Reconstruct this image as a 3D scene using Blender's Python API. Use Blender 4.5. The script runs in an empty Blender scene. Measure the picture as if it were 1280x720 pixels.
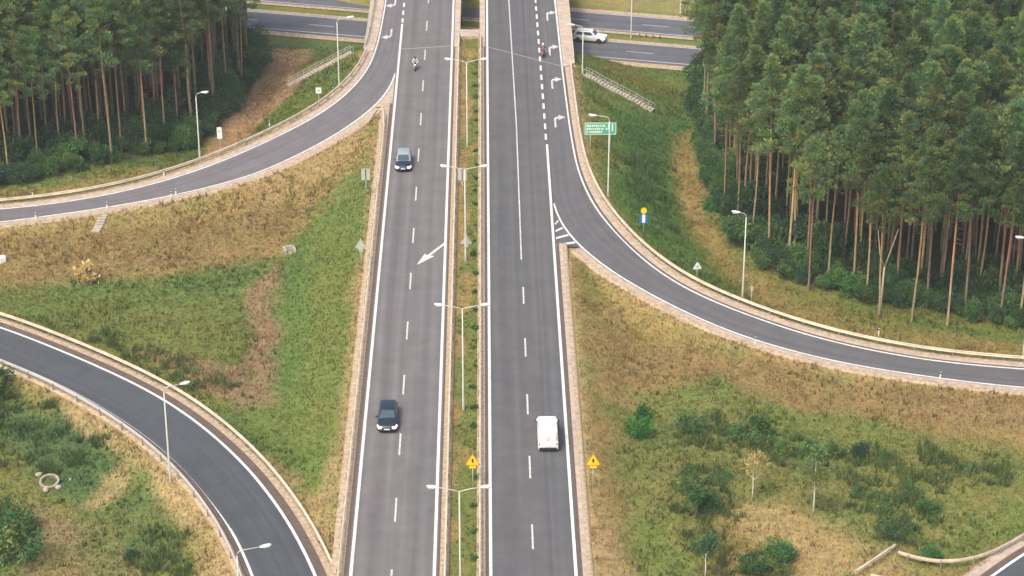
import bpy, math, random
import numpy as np
from mathutils import Vector, Matrix

random.seed(7)
RNG = np.random.default_rng(7)
R = math.radians
S = bpy.context.scene
COL = S.collection

# ------------------------------------------------------------------ camera
CAM_H, FOC, PITCH, YAW = 107.0, 2900.0, R(25.6), R(0.68)
cam = bpy.data.cameras.new('camera')
cam.sensor_width = 36.0
cam.lens = 36.0 * FOC / 1280.0
cam.clip_start = 1.0
cam.clip_end = 9000.0
camo = bpy.data.objects.new('camera', cam)
camo.location = (0, 0, CAM_H)
camo.rotation_euler = (R(90) - PITCH, 0, -YAW)
COL.objects.link(camo)
S.camera = camo

# ------------------------------------------------------------------ light
SUN_EL, SUN_AZ = R(56), R(215)          # compass azimuth of the sun, from +Y clockwise
w = bpy.data.worlds.new('World')
S.world = w
w.use_nodes = True
nt = w.node_tree
sky = nt.nodes.new('ShaderNodeTexSky')
sky.sky_type = 'NISHITA'
sky.sun_disc = False
sky.sun_elevation = SUN_EL
sky.sun_rotation = SUN_AZ
sky.air_density = 1.0
sky.dust_density = 6.0
sky.ozone_density = 0.6
bg = nt.nodes['Background']
bg.inputs['Strength'].default_value = 0.15
nt.links.new(sky.outputs[0], bg.inputs['Color'])
sun = bpy.data.lights.new('sun', 'SUN')
sun.energy = 1.6
sun.angle = R(14)
sun.color = (1.0, 0.94, 0.77)
suno = bpy.data.objects.new('sun', sun)
d = Vector((math.sin(SUN_AZ) * math.cos(SUN_EL), math.cos(SUN_AZ) * math.cos(SUN_EL), math.sin(SUN_EL)))
suno.rotation_euler = d.to_track_quat('Z', 'Y').to_euler()
suno.location = (0, 0, 200)
COL.objects.link(suno)
S.view_settings.view_transform = 'Standard'
S.view_settings.look = 'None'
S.view_settings.exposure = 0.56
S.view_settings.gamma = 1.0

# ------------------------------------------------------------------ survey helper: photo pixel + height -> metres
_f = np.array([math.sin(YAW) * math.cos(PITCH), math.cos(YAW) * math.cos(PITCH), -math.sin(PITCH)])
_r = np.array([math.cos(YAW), -math.sin(YAW), 0.0])
_d = np.cross(_f, _r)


def at(px, py, z=0.0):
    ray = _f + (px - 640) / FOC * _r + (py - 360) / FOC * _d
    t = (z - CAM_H) / ray[2]
    return (ray[0] * t, ray[1] * t, z)


# ------------------------------------------------------------------ small mesh kit
class MB:
    def __init__(s):
        s.v, s.f, s.c = [], [], []

    def add(s, vs, fs):
        n = len(s.v)
        s.v += [tuple(p) for p in vs]
        s.f += [tuple(i + n for i in q) for q in fs]

    def box(s, c, size, rz=0.0, top=1.0):
        x, y, z = size[0] / 2, size[1] / 2, size[2] / 2
        ca, sa = math.cos(rz), math.sin(rz)
        vs = []
        for dz in (-1, 1):
            k = top if dz > 0 else 1.0
            for dx, dy in ((-1, -1), (1, -1), (1, 1), (-1, 1)):
                X, Y = dx * x * k, dy * y * k
                vs.append((c[0] + X * ca - Y * sa, c[1] + X * sa + Y * ca, c[2] + dz * z))
        s.add(vs, [(3, 2, 1, 0), (4, 5, 6, 7), (0, 1, 5, 4), (1, 2, 6, 5), (2, 3, 7, 6), (3, 0, 4, 7)])

    def tube(s, pts, rad, n=8, cap=True):
        pts = [Vector(p) for p in pts]
        if not hasattr(rad, '__len__'):
            rad = [rad] * len(pts)
        vs, fs = [], []
        for i, p in enumerate(pts):
            t = (pts[min(i + 1, len(pts) - 1)] - pts[max(i - 1, 0)]).normalized()
            a = Vector((1, 0, 0)) if abs(t.x) < 0.8 else Vector((0, 1, 0))
            u = t.cross(a).normalized()
            v = t.cross(u)
            for k in range(n):
                an = 2 * math.pi * k / n
                vs.append(p + (u * math.cos(an) + v * math.sin(an)) * rad[i])
        for i in range(len(pts) - 1):
            for k in range(n):
                a, b = i * n + k, i * n + (k + 1) % n
                fs.append((a, b, b + n, a + n))
        if cap:
            fs.append(tuple(range(n - 1, -1, -1)))
            fs.append(tuple(range((len(pts) - 1) * n, len(pts) * n)))
        s.add(vs, fs)

    def loft(s, rings, cap=True):
        n = len(rings[0])
        vs = [p for r in rings for p in r]
        fs = []
        for i in range(len(rings) - 1):
            for k in range(n):
                a, b = i * n + k, i * n + (k + 1) % n
                fs.append((a, b, b + n, a + n))
        if cap:
            fs.append(tuple(range(n - 1, -1, -1)))
            fs.append(tuple(range((len(rings) - 1) * n, len(rings) * n)))
        s.add(vs, fs)

    def prism(s, poly, z0, z1):
        n = len(poly)
        vs = [(p[0], p[1], z0) for p in poly] + [(p[0], p[1], z1) for p in poly]
        fs = [tuple(range(n - 1, -1, -1)), tuple(range(n, 2 * n))]
        fs += [(k, (k + 1) % n, n + (k + 1) % n, n + k) for k in range(n)]
        s.add(vs, fs)

    def mesh(s, name, mat, smooth=False):
        me = bpy.data.meshes.new(name)
        me.from_pydata(s.v, [], s.f)
        me.validate()
        import bmesh
        bm = bmesh.new()
        bm.from_mesh(me)
        bmesh.ops.recalc_face_normals(bm, faces=bm.faces)
        bm.to_mesh(me)
        bm.free()
        if mat:
            me.materials.append(mat)
        if smooth:
            me.polygons.foreach_set('use_smooth', [True] * len(me.polygons))
        return me

    def build(s, name, mat, parent=None, smooth=False, bevel=0.0, loc=None):
        o = link(name, s.mesh(name, mat, smooth), parent)
        if loc:
            o.location = loc
        if bevel:
            m = o.modifiers.new('bevel', 'BEVEL')
            m.width = bevel
            m.segments = 2
            m.limit_method = 'ANGLE'
            m.angle_limit = R(35)
        return o


def link(name, me, parent=None):
    o = bpy.data.objects.new(name, me)
    COL.objects.link(o)
    if parent:
        o.parent = parent
    return o


def empty(name, loc=(0, 0, 0), rz=0.0):
    o = bpy.data.objects.new(name, None)
    o.empty_display_size = 0.5
    o.location = loc
    o.rotation_euler = (0, 0, rz)
    COL.objects.link(o)
    return o


def tag(o, label=None, cat=None, group=None, kind=None):
    if label:
        o['label'] = label
    if cat:
        o['category'] = cat
    if group:
        o['group'] = group
    if kind:
        o['kind'] = kind
    return o


def copy_tree(o, parent=None, kids=None):
    c = o.copy()
    COL.objects.link(c)
    if parent:
        c.parent = parent
    for ch in list(o.children):
        copy_tree(ch, c)
    return c


def np_mesh(name, verts, faces, mat, col=None, uv=None, smooth=False):
    """verts (n,3), faces (m,k) arrays, col per-vertex rgb"""
    me = bpy.data.meshes.new(name)
    verts = np.asarray(verts, np.float32)
    faces = np.asarray(faces, np.int32)
    k = faces.shape[1]
    me.vertices.add(len(verts))
    me.vertices.foreach_set('co', verts.ravel())
    me.loops.add(faces.size)
    me.loops.foreach_set('vertex_index', faces.ravel())
    me.polygons.add(len(faces))
    me.polygons.foreach_set('loop_start', np.arange(0, faces.size, k, dtype=np.int32))
    if smooth:
        me.polygons.foreach_set('use_smooth', np.ones(len(faces), bool))
    me.update(calc_edges=True)
    if col is not None:
        a = me.color_attributes.new('Col', 'FLOAT_COLOR', 'POINT')
        c4 = np.ones((len(verts), 4), np.float32)
        c4[:, :3] = col
        a.data.foreach_set('color', c4.ravel())
    if uv is not None:
        u = me.uv_layers.new(name='UVMap')
        u.data.foreach_set('uv', np.asarray(uv, np.float32)[faces.ravel()].ravel())
    if mat:
        me.materials.append(mat)
    return me


# ------------------------------------------------------------------ numpy value noise
_LAT = RNG.random((256, 256))


def vnoise(x, y):
    xi, yi = np.floor(x).astype(int), np.floor(y).astype(int)
    fx, fy = x - xi, y - yi
    fx, fy = fx * fx * (3 - 2 * fx), fy * fy * (3 - 2 * fy)
    a, b = _LAT[xi & 255, yi & 255], _LAT[(xi + 1) & 255, yi & 255]
    c, e = _LAT[xi & 255, (yi + 1) & 255], _LAT[(xi + 1) & 255, (yi + 1) & 255]
    return (a * (1 - fx) + b * fx) * (1 - fy) + (c * (1 - fx) + e * fx) * fy


def fbm(x, y, sc, o=4):
    s, amp, tot = 0, 1.0, 0
    for i in range(o):
        s = s + amp * vnoise(x / sc + 17.3 * i, y / sc + 5.1 * i)
        tot += amp
        amp *= 0.55
        sc *= 0.47
    return s / tot * 2 - 1


def sstep(a, b, x):
    t = np.clip((x - a) / (b - a), 0, 1)
    return t * t * (3 - 2 * t)


# ------------------------------------------------------------------ materials
def nodes(name):
    m = bpy.data.materials.new(name)
    m.use_nodes = True
    t = m.node_tree
    return m, t, t.nodes['Principled BSDF'], t.nodes.new, t.links.new


def plain(name, c, rough=0.6, metal=0.0, var=0.15, scale=3.0, bump=0.0, spec=0.4, rnd=0.0):
    m, t, b, N, L = nodes(name)
    tc = N('ShaderNodeTexCoord')
    n = N('ShaderNodeTexNoise')
    n.inputs['Scale'].default_value = scale
    n.inputs['Detail'].default_value = 5
    L(tc.outputs['Object'], n.inputs['Vector'])
    mr = N('ShaderNodeMapRange')
    mr.inputs[1].default_value, mr.inputs[2].default_value = 0.25, 0.75
    mr.inputs[3].default_value, mr.inputs[4].default_value = 1 - var, 1 + var
    L(n.outputs['Fac'], mr.inputs[0])
    mx = N('ShaderNodeVectorMath')
    mx.operation = 'SCALE'
    mx.inputs[0].default_value = c[:3]
    L(mr.outputs[0], mx.inputs['Scale'])
    out = mx.outputs[0]
    if rnd:
        oi = N('ShaderNodeObjectInfo')
        h = N('ShaderNodeHueSaturation')
        a = N('ShaderNodeMapRange')
        a.inputs[3].default_value, a.inputs[4].default_value = 0.5 - rnd * 0.12, 0.5 + rnd * 0.12
        L(oi.outputs['Random'], a.inputs[0])
        L(a.outputs[0], h.inputs['Hue'])
        ml = N('ShaderNodeMath')
        ml.operation = 'MULTIPLY'
        ml.inputs[1].default_value = 7.31
        fr = N('ShaderNodeMath')
        fr.operation = 'FRACT'
        L(oi.outputs['Random'], ml.inputs[0])
        L(ml.outputs[0], fr.inputs[0])
        a2 = N('ShaderNodeMapRange')
        a2.inputs[3].default_value, a2.inputs[4].default_value = 1 - rnd, 1 + rnd
        L(fr.outputs[0], a2.inputs[0])
        L(a2.outputs[0], h.inputs['Value'])
        L(out, h.inputs['Color'])
        out = h.outputs[0]
    L(out, b.inputs['Base Color'])
    b.inputs['Roughness'].default_value = rough
    b.inputs['Metallic'].default_value = metal
    b.inputs['Specular IOR Level'].default_value = spec
    if bump:
        bp = N('ShaderNodeBump')
        bp.inputs['Strength'].default_value = bump
        L(n.outputs['Fac'], bp.inputs['Height'])
        L(bp.outputs[0], b.inputs['Normal'])
    return m


def foliage(name, rnd=0.25, gain=1.0, trans=0.25):
    """colour from the per-vertex leaf colour, shifted a little per plant"""
    m, t, b, N, L = nodes(name)
    a = N('ShaderNodeAttribute')
    a.attribute_name = 'Col'
    oi = N('ShaderNodeObjectInfo')
    h = N('ShaderNodeHueSaturation')
    r1 = N('ShaderNodeMapRange')
    r1.inputs[3].default_value, r1.inputs[4].default_value = 0.5 - rnd * 0.045, 0.5 + rnd * 0.08
    L(oi.outputs['Random'], r1.inputs[0])
    L(r1.outputs[0], h.inputs['Hue'])
    ml = N('ShaderNodeMath')
    ml.operation = 'MULTIPLY'
    ml.inputs[1].default_value = 9.17
    fr = N('ShaderNodeMath')
    fr.operation = 'FRACT'
    L(oi.outputs['Random'], ml.inputs[0])
    L(ml.outputs[0], fr.inputs[0])
    r2 = N('ShaderNodeMapRange')
    r2.inputs[3].default_value, r2.inputs[4].default_value = gain * (1 - rnd), gain * (1 + rnd)
    L(fr.outputs[0], r2.inputs[0])
    L(r2.outputs[0], h.inputs['Value'])
    L(a.outputs['Color'], h.inputs['Color'])
    L(h.outputs[0], b.inputs['Base Color'])
    b.inputs['Roughness'].default_value = 0.75
    b.inputs['Specular IOR Level'].default_value = 0.2
    if trans:
        tr = N('ShaderNodeBsdfTranslucent')
        L(h.outputs[0], tr.inputs['Color'])
        mx = N('ShaderNodeMixShader')
        mx.inputs[0].default_value = trans
        L(b.outputs[0], mx.inputs[1])
        L(tr.outputs[0], mx.inputs[2])
        L(mx.outputs[0], t.nodes['Material Output'].inputs['Surface'])
    return m


def asphalt(name, c, wear=0.18, tint=(1.06, 0.98, 0.98), lanes=(), half=3.6):
    """UV: u = metres across, v = metres along"""
    m, t, b, N, L = nodes(name)
    uv = N('ShaderNodeUVMap')
    mp = N('ShaderNodeMapping')
    mp.inputs['Scale'].default_value = (1.6, 0.02, 1)
    L(uv.outputs[0], mp.inputs['Vector'])
    n1 = N('ShaderNodeTexNoise')
    n1.inputs['Scale'].default_value = 1.0
    n1.inputs['Detail'].default_value = 3
    L(mp.outputs[0], n1.inputs['Vector'])
    n2 = N('ShaderNodeTexNoise')
    n2.inputs['Scale'].default_value = 0.35
    n2.inputs['Detail'].default_value = 6
    n2.inputs['Roughness'].default_value = 0.7
    L(uv.outputs[0], n2.inputs['Vector'])
    n3 = N('ShaderNodeTexNoise')
    n3.inputs['Scale'].default_value = 9.0
    n3.inputs['Detail'].default_value = 3
    L(uv.outputs[0], n3.inputs['Vector'])

    def rng(src, lo, hi):
        r = N('ShaderNodeMapRange')
        r.inputs[1].default_value, r.inputs[2].default_value = 0.3, 0.7
        r.inputs[3].default_value, r.inputs[4].default_value = lo, hi
        L(src, r.inputs[0])
        return r.outputs[0]

    def mul(a, bb):
        k = N('ShaderNodeMath')
        k.operation = 'MULTIPLY'
        L(a, k.inputs[0])
        L(bb, k.inputs[1])
        return k.outputs[0]
    v = mul(mul(rng(n1.outputs['Fac'], 1 - wear, 1 + wear), rng(n2.outputs['Fac'], 0.86, 1.14)), rng(n3.outputs['Fac'], 0.92, 1.08))
    # worn wheel tracks: bands of polished, paler stone along the lanes
    if lanes:
        sp = N('ShaderNodeSeparateXYZ')
        L(uv.outputs[0], sp.inputs[0])
        acc = None
        for cx, hw, amt in lanes:
            s1 = N('ShaderNodeMath'); s1.operation = 'SUBTRACT'; s1.inputs[1].default_value = cx
            L(sp.outputs[0], s1.inputs[0])
            s2 = N('ShaderNodeMath'); s2.operation = 'ABSOLUTE'
            L(s1.outputs[0], s2.inputs[0])
            s3 = N('ShaderNodeMapRange'); s3.interpolation_type = 'SMOOTHSTEP'
            s3.inputs[1].default_value, s3.inputs[2].default_value = 0.0, hw
            s3.inputs[3].default_value, s3.inputs[4].default_value = amt, 0.0
            L(s2.outputs[0], s3.inputs[0])
            if acc is None:
                acc = s3.outputs[0]
            else:
                k = N('ShaderNodeMath'); k.operation = 'ADD'
                L(acc, k.inputs[0]); L(s3.outputs[0], k.inputs[1])
                acc = k.outputs[0]
        k = N('ShaderNodeMath'); k.operation = 'ADD'; k.inputs[1].default_value = 1.0
        L(acc, k.inputs[0])
        v = mul(v, k.outputs[0])
    mixc = N('ShaderNodeMix')
    mixc.data_type = 'RGBA'
    L(rng(n1.outputs['Fac'], 0, 1), mixc.inputs[0])
    mixc.inputs[6].default_value = (*c, 1)
    mixc.inputs[7].default_value = (c[0] * tint[0], c[1] * tint[1], c[2] * tint[2], 1)
    sc = N('ShaderNodeVectorMath')
    sc.operation = 'SCALE'
    L(mixc.outputs[2], sc.inputs[0])
    L(v, sc.inputs['Scale'])
    L(sc.outputs[0], b.inputs['Base Color'])
    b.inputs['Roughness'].default_value = 0.85
    b.inputs['Specular IOR Level'].default_value = 0.3
    bp = N('ShaderNodeBump')
    bp.inputs['Strength'].default_value = 0.15
    bp.inputs['Distance'].default_value = 0.02
    L(n3.outputs['Fac'], bp.inputs['Height'])
    L(bp.outputs[0], b.inputs['Normal'])
    return m


def ground_mat():
    m, t, b, N, L = nodes('meadow_ground')
    a = N('ShaderNodeAttribute')
    a.attribute_name = 'Col'
    g = N('ShaderNodeNewGeometry')
    fac = None
    for sc, amt in ((0.5, 0.14), (2.2, 0.26), (7.0, 0.3)):
        n = N('ShaderNodeTexNoise')
        n.inputs['Scale'].default_value = sc
        n.inputs['Detail'].default_value = 4
        n.inputs['Roughness'].default_value = 0.65
        L(g.outputs['Position'], n.inputs['Vector'])
        r = N('ShaderNodeMapRange')
        r.inputs[1].default_value, r.inputs[2].default_value = 0.28, 0.72
        r.inputs[3].default_value, r.inputs[4].default_value = 1 - amt, 1 + amt
        L(n.outputs['Fac'], r.inputs[0])
        if fac is None:
            fac = r.outputs[0]
        else:
            k = N('ShaderNodeMath')
            k.operation = 'MULTIPLY'
            L(fac, k.inputs[0])
            L(r.outputs[0], k.inputs[1])
            fac = k.outputs[0]
    sc = N('ShaderNodeVectorMath')
    sc.operation = 'SCALE'
    L(a.outputs['Color'], sc.inputs[0])
    L(fac, sc.inputs['Scale'])
    L(sc.outputs[0], b.inputs['Base Color'])
    b.inputs['Roughness'].default_value = 0.95
    b.inputs['Specular IOR Level'].default_value = 0.1
    bp = N('ShaderNodeBump')
    bp.inputs['Strength'].default_value = 0.5
    bp.inputs['Distance'].default_value = 0.15
    L(fac, bp.inputs['Height'])
    L(bp.outputs[0], b.inputs['Normal'])
    return m


M_PAINT = plain('road_paint', (0.68, 0.66, 0.63), 0.75, var=0.3, scale=2.2)
M_PAINT_OLD = plain('worn_road_paint', (0.52, 0.50, 0.50), 0.75, var=0.3, scale=2.0)
M_MAIN_L = asphalt('main_asphalt_left', (0.138, 0.135, 0.139), 0.11, (1.05, 0.99, 0.98),
                   lanes=((1.15, .5, .13), (2.9, .5, .13), (2.0, .5, -.15), (4.7, .5, .09), (6.4, .6, .09), (5.55, .45, -.10)))
M_MAIN_R = asphalt('main_asphalt_right', (0.098, 0.101, 0.108), 0.10, (1.05, 0.99, 0.97),
                   lanes=((1.2, .5, .08), (2.9, .5, .08), (2.05, .45, -.08), (4.9, .5, .10), (5.75, .16, .20), (5.4, .3, -.12), (6.6, .5, .12)))
M_RAMP = asphalt('slip_road_asphalt', (0.108, 0.112, 0.121), 0.13, (1.05, 0.99, 0.98))
M_RAMP_L = asphalt('pale_slip_road_asphalt', (0.140, 0.136, 0.148), 0.14, (1.06, 0.99, 0.98))
M_LOOP = asphalt('loop_road_asphalt', (0.066, 0.075, 0.086), 0.12, (1.05, 1.0, 0.98))
M_LOW = asphalt('lower_road_asphalt', (0.10, 0.108, 0.126), 0.14, (1.05, 1.0, 0.98))
M_GRAVEL = plain('pale_gravel', (0.40, 0.31, 0.215), 0.95, var=0.4, scale=2.5, bump=0.3)
M_GUTTER = plain('pink_concrete_gutter', (0.42, 0.34, 0.28), 0.9, var=0.28, scale=1.5)
M_DARKEDGE = plain('brown_shoulder_asphalt', (0.115, 0.085, 0.07), 0.95, var=0.25, scale=2.0)
M_CONC = plain('weathered_concrete', (0.42, 0.37, 0.31), 0.9, var=0.22, scale=1.2, bump=0.1)
M_RAIL = plain('galvanised_rail', (0.60, 0.51, 0.385), 0.55, 0.1, var=0.28, scale=1.0)
M_RAIL2 = plain('galvanised_rail_cool', (0.60, 0.57, 0.54), 0.5, 0.15, var=0.12, scale=1.0)
M_POST = plain('galvanised_post', (0.33, 0.29, 0.24), 0.6, 0.2, var=0.15)
M_POLE = plain('lamp_pole_steel', (0.50, 0.52, 0.46), 0.5, 0.2, var=0.1)
M_HEAD = plain('lamp_housing', (0.82, 0.80, 0.76), 0.4, var=0.05)
M_GROUND = ground_mat()
M_GRASS = foliage('grass_blades', 0.0, 1.0, 0.2)
M_NEEDLE = foliage('pine_needles', 0.32, 1.08, 0.38)
M_LEAF = foliage('shrub_leaves', 0.22, 1.15, 0.38)
M_TRUNK = plain('pine_bark', (0.35, 0.225, 0.125), 0.9, var=0.3, scale=2.0, bump=0.3, rnd=0.3)
_t = M_TRUNK.node_tree          # Scots pine: grey plated bark low on the stem, orange flaking bark higher up
_hs = next(n for n in _t.nodes if n.type == 'HUE_SAT')
_src = _hs.inputs['Color'].links[0].from_socket
_sep = _t.nodes.new('ShaderNodeSeparateXYZ')
_t.links.new(next(n for n in _t.nodes if n.type == 'TEX_COORD').outputs['Object'], _sep.inputs[0])
_mr = _t.nodes.new('ShaderNodeMapRange')
_mr.inputs[1].default_value, _mr.inputs[2].default_value = 2.0, 10.0
_t.links.new(_sep.outputs['Z'], _mr.inputs[0])
_mx = _t.nodes.new('ShaderNodeMix')
_mx.data_type = 'RGBA'
_mx.blend_type = 'MULTIPLY'
_mx.inputs[0].default_value = 1.0
_m2 = _t.nodes.new('ShaderNodeMix')
_m2.data_type = 'RGBA'
_t.links.new(_mr.outputs[0], _m2.inputs[0])
_m2.inputs[6].default_value = (.80, 1.02, 1.15, 1)
_m2.inputs[7].default_value = (1.10, .96, .80, 1)
_t.links.new(_src, _mx.inputs[6])
_t.links.new(_m2.outputs[2], _mx.inputs[7])
_t.links.new(_mx.outputs[2], _hs.inputs['Color'])
M_BRANCH = plain('branch_bark', (0.17, 0.12, 0.085), 0.9, var=0.3, scale=2.0)
M_BRANCH2 = plain('bleached_wood', (0.36, 0.29, 0.20), 0.9, var=0.2, scale=3.0)
M_BIRCH = plain('birch_bark', (0.70, 0.66, 0.58), 0.8, var=0.25, scale=4.0)

# ------------------------------------------------------------------ road layout
XL0, XL1, XR0, XR1 = -11.7, -4.62, 0.18, 7.42    # edge lines of the two carriageways


def dense(pts, step=1.0, sig=5.0):
    p = np.array(pts, float)
    s = np.r_[0, np.cumsum(np.hypot(*(p[1:, :2] - p[:-1, :2]).T))]
    t = np.arange(0, s[-1], step)
    q = np.stack([np.interp(t, s, p[:, k]) for k in range(3)], 1)
    hm = min(12, len(q) - 1)
    k = np.exp(-0.5 * (np.arange(-hm, hm + 1) * step / sig) ** 2)
    k /= k.sum()
    a = np.stack([2 * q[0] - q[i] for i in range(hm, 0, -1)])
    bq = np.stack([2 * q[-1] - q[-1 - i] for i in range(1, hm + 1)])
    ext = np.concatenate([a, q, bq])
    return np.stack([np.convolve(ext[:, c], k, 'valid') for c in range(3)], 1)


def pair(Lp, Rp, n=None, sig=5.0):
    A, B = dense(Lp, 1.0, sig), dense(Rp, 1.0, sig)
    n = n or max(len(A), len(B))
    f = lambda Q: np.stack([np.interp(np.linspace(0, len(Q) - 1, n), np.arange(len(Q)), Q[:, c]) for c in range(3)], 1)
    return f(A), f(B)


def P(lst):
    return [at(*p) for p in lst]


LR_O, LR_I = pair(P([(494, -130, 0), (488, -60, 0), (481, 0, 0), (472, 50, 0), (460, 85, 0), (435, 115, -.3), (400, 142, -.7),
                     (350, 168, -1.2), (287, 197, -1.7), (225, 220, -2.2), (150, 240, -2.6), (75, 253, -3), (0, 261, -3.2), (-80, 266, -3.4), (-200, 269, -3.5)]),
                  P([(512, -130, 0), (509, -60, 0), (505.5, 0, 0), (505, 32, 0), (499, 75, 0), (494, 103, 0), (475, 130, -.1), (450, 150, -.5),
                     (412, 175, -.9), (385, 189, -1.2), (320, 220, -1.8), (225, 244, -2.4), (131, 261, -2.8), (0, 279, -3.2), (-80, 287, -3.4), (-200, 293, -3.5)]), sig=3.5)
RR_I, RR_O = pair(P([(657, -130, 0), (662, -60, 0), (667, 0, 0), (674, 70, 0), (681, 175, 0), (688, 250, 0), (696, 276, -.1), (714, 301, -.2), (738, 322, -.4),
                     (760, 339, -.7), (800, 363, -1.1), (860, 394, -1.6), (918, 419, -2), (977, 437, -2.3), (1054, 456, -2.6), (1132, 468, -2.9),
                     (1210, 479, -3.1), (1280, 486, -3.2), (1360, 492, -3.3), (1480, 497, -3.4)]),
                  P([(684, -130, 0), (690, -60, 0), (695.5, 0, 0), (705, 90, 0), (714, 160, 0), (723, 210, -.05), (739, 249, -.2), (761, 280, -.4), (794, 315, -.8),
                     (842, 352, -1.3), (880, 371, -1.6), (938, 394, -2), (1015, 420, -2.3), (1093, 438, -2.7), (1171, 451, -2.9),
                     (1272, 460, -3.2), (1360, 465, -3.3), (1480, 468, -3.4)]), sig=3.5)
LP_O, LP_I = pair(P([(-200, 362, -2.8), (-80, 384, -2.6), (0, 406, -2.4), (71, 434, -2.2), (142, 464, -2), (208, 497, -1.8), (264, 537, -1.6), (318, 588, -1.3),
                     (364, 650, -1.1), (400, 720, -.9), (418, 775, -.7), (430, 840, -.4)]),
                  P([(-200, 382, -2.8), (-80, 418, -2.6), (0, 450, -2.4), (47, 468, -2.3), (94, 491, -2.1), (142, 518, -2), (189, 550, -1.8), (236, 593, -1.6),
                     (284, 655, -1.2), (314, 720, -.9), (330, 775, -.7), (341, 840, -.4)]), sig=4)
BR_O, BR_I = pair(P([(1100, 850, -1.5), (1150, 790, -1.5), (1232, 720, -1.5), (1280, 687, -1.5), (1350, 648, -1.5), (1500, 600, -1.5)]),
                  P([(1190, 910, -1.5), (1240, 850, -1.5), (1325, 775, -1.5), (1370, 742, -1.5), (1440, 704, -1.5), (1580, 655, -1.5)]))
# lower road, crossing under the bridge
LOWZ = -6.5
_a, _b = np.array([-34.5, 334.6]), np.array([28.2, 318.0])
LDIR = (_b - _a) / np.linalg.norm(_b - _a)
LNOR = np.array([-LDIR[1], LDIR[0]])          # towards the far side
LMID = np.array([-3.0, 321.8])                # centre of the near carriageway


def lowpt(s, off, z=LOWZ):
    p = LMID + LDIR * s + LNOR * off
    return (p[0], p[1], z)


def samples(A, B, ymax=None):
    out = []
    for t in (0.02, .26, .5, .74, .98):
        c = A * (1 - t) + B * t
        c = c[(c[:, 0] > -100) & (c[:, 0] < 100) & (c[:, 1] > 130)][::1 if t in (.02, .98) else 2]
        out.append(np.c_[c[:, :2], np.full(len(c), .1), c[:, 2]])
    o = np.concatenate(out)
    return o[o[:, 1] < ymax] if ymax else o


SETS = [samples(LR_O, LR_I, 299), samples(RR_I, RR_O, 293), samples(LP_O, LP_I), samples(BR_O, BR_I)]
CTRL = np.array([(-60, 330, -6.8), (-20, 325, -6.8), (10, 318, -6.8), (40, 310, -6.8), (80, 300, -6.8), (60, 345, -6.8), (-80, 345, -6.8),
                 (-50, 290, -4.6), (-62, 268, -4.2), (-45, 236, -3.7), (-25, 232, -3.6), (-40, 217, -3.2), (-24, 200, -2.4), (-18, 185, -1.6),
                 (-40, 178, -4.2), (-60, 185, -4.2), (-32, 168, -3.4), (-46, 165, -4.6), (20, 205, -2.6), (40, 200, -3.2), (28, 172, -2.6),
                 (50, 180, -2.6), (15, 180, -1.6), (60, 236, -4.6), (30, 250, -5.0), (30, 275, -5.8), (55, 270, -5.2), (-35, 285, -5.2), (-30, 305, -6.2),
                 (22, 300, -6.5), (22, 270, -5.2)], float)


def terrain(x, y, detail=False):
    """ground height (and distance to the nearest upper road edge)"""
    x, y = np.asarray(x, float), np.asarray(y, float)
    shp = x.shape
    x, y = x.ravel(), y.ravel()
    z = np.empty(len(x))
    dm = np.empty(len(x))
    for i in range(0, len(x), 4000):
        X, Y = x[i:i + 4000], y[i:i + 4000]
        d2 = (X[:, None] - CTRL[:, 0]) ** 2 + (Y[:, None] - CTRL[:, 1]) ** 2
        wt = 1 / (d2 + 30) ** 2
        base = (wt * CTRL[:, 2]).sum(1) / wt.sum(1)
        base = base + 0.22 * fbm(X, Y, 7.0, 3)
        # lower road trench
        off = (X - LMID[0]) * LNOR[0] + (Y - LMID[1]) * LNOR[1]
        dl = np.maximum(np.maximum(-4.9 - off, off - 17.2), 0)
        base = LOWZ - 0.14 + (base - LOWZ + 0.14) * sstep(0.5, 8, dl)
        emb = np.full(len(X), -1e3)
        cut = np.full(len(X), 1e3)
        dmin = np.full(len(X), 1e3)
        for st in SETS:
            de = np.hypot(X[:, None] - st[:, 0], Y[:, None] - st[:, 1]) - st[:, 2]
            e = st[:, 3] - 0.14 - 0.43 * np.maximum(0, de - 1.75)
            k = de.argmin(1)
            dd = de[np.arange(len(X)), k]
            emb = np.maximum(emb, np.where(dd < 3.5, st[k, 3] - 0.14 - 0.43 * np.maximum(0, dd - 1.75), e.max(1)))
            cut = np.minimum(cut, st[k, 3] - 0.14 + 0.5 * np.maximum(0, dd - 1.9))
            dmin = np.minimum(dmin, dd)
        for y0, y1, xa, xb in ((-900, 298, XL0 - .3, XR1 + .3), (352, 900, XL0 - .3, XR1 + .3), (280, 303.2, -3.4, -1.0)):
            dx = np.maximum(np.maximum(xa - X, X - xb), 0)
            dy = np.maximum(np.maximum(y0 - Y, Y - y1), 0)
            de = np.hypot(dx, dy)
            emb = np.maximum(emb, -0.14 - 0.43 * np.maximum(0, de - 1.75))
            dmin = np.minimum(dmin, np.where(de > 0, de, -1.0))
            inside = de < 1.75
            cut = np.where(inside, np.minimum(cut, -0.14), cut)
        k = 0.5
        h = np.clip(0.5 + 0.5 * (emb - base) / k, 0, 1)
        zz = base * (1 - h) + emb * h + k * h * (1 - h) * sstep(1.7, 4.0, dmin)
        z[i:i + 4000] = np.minimum(zz, cut)
        dm[i:i + 4000] = dmin
    return (z.reshape(shp), dm.reshape(shp)) if detail else z.reshape(shp)


GRID = None


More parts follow.
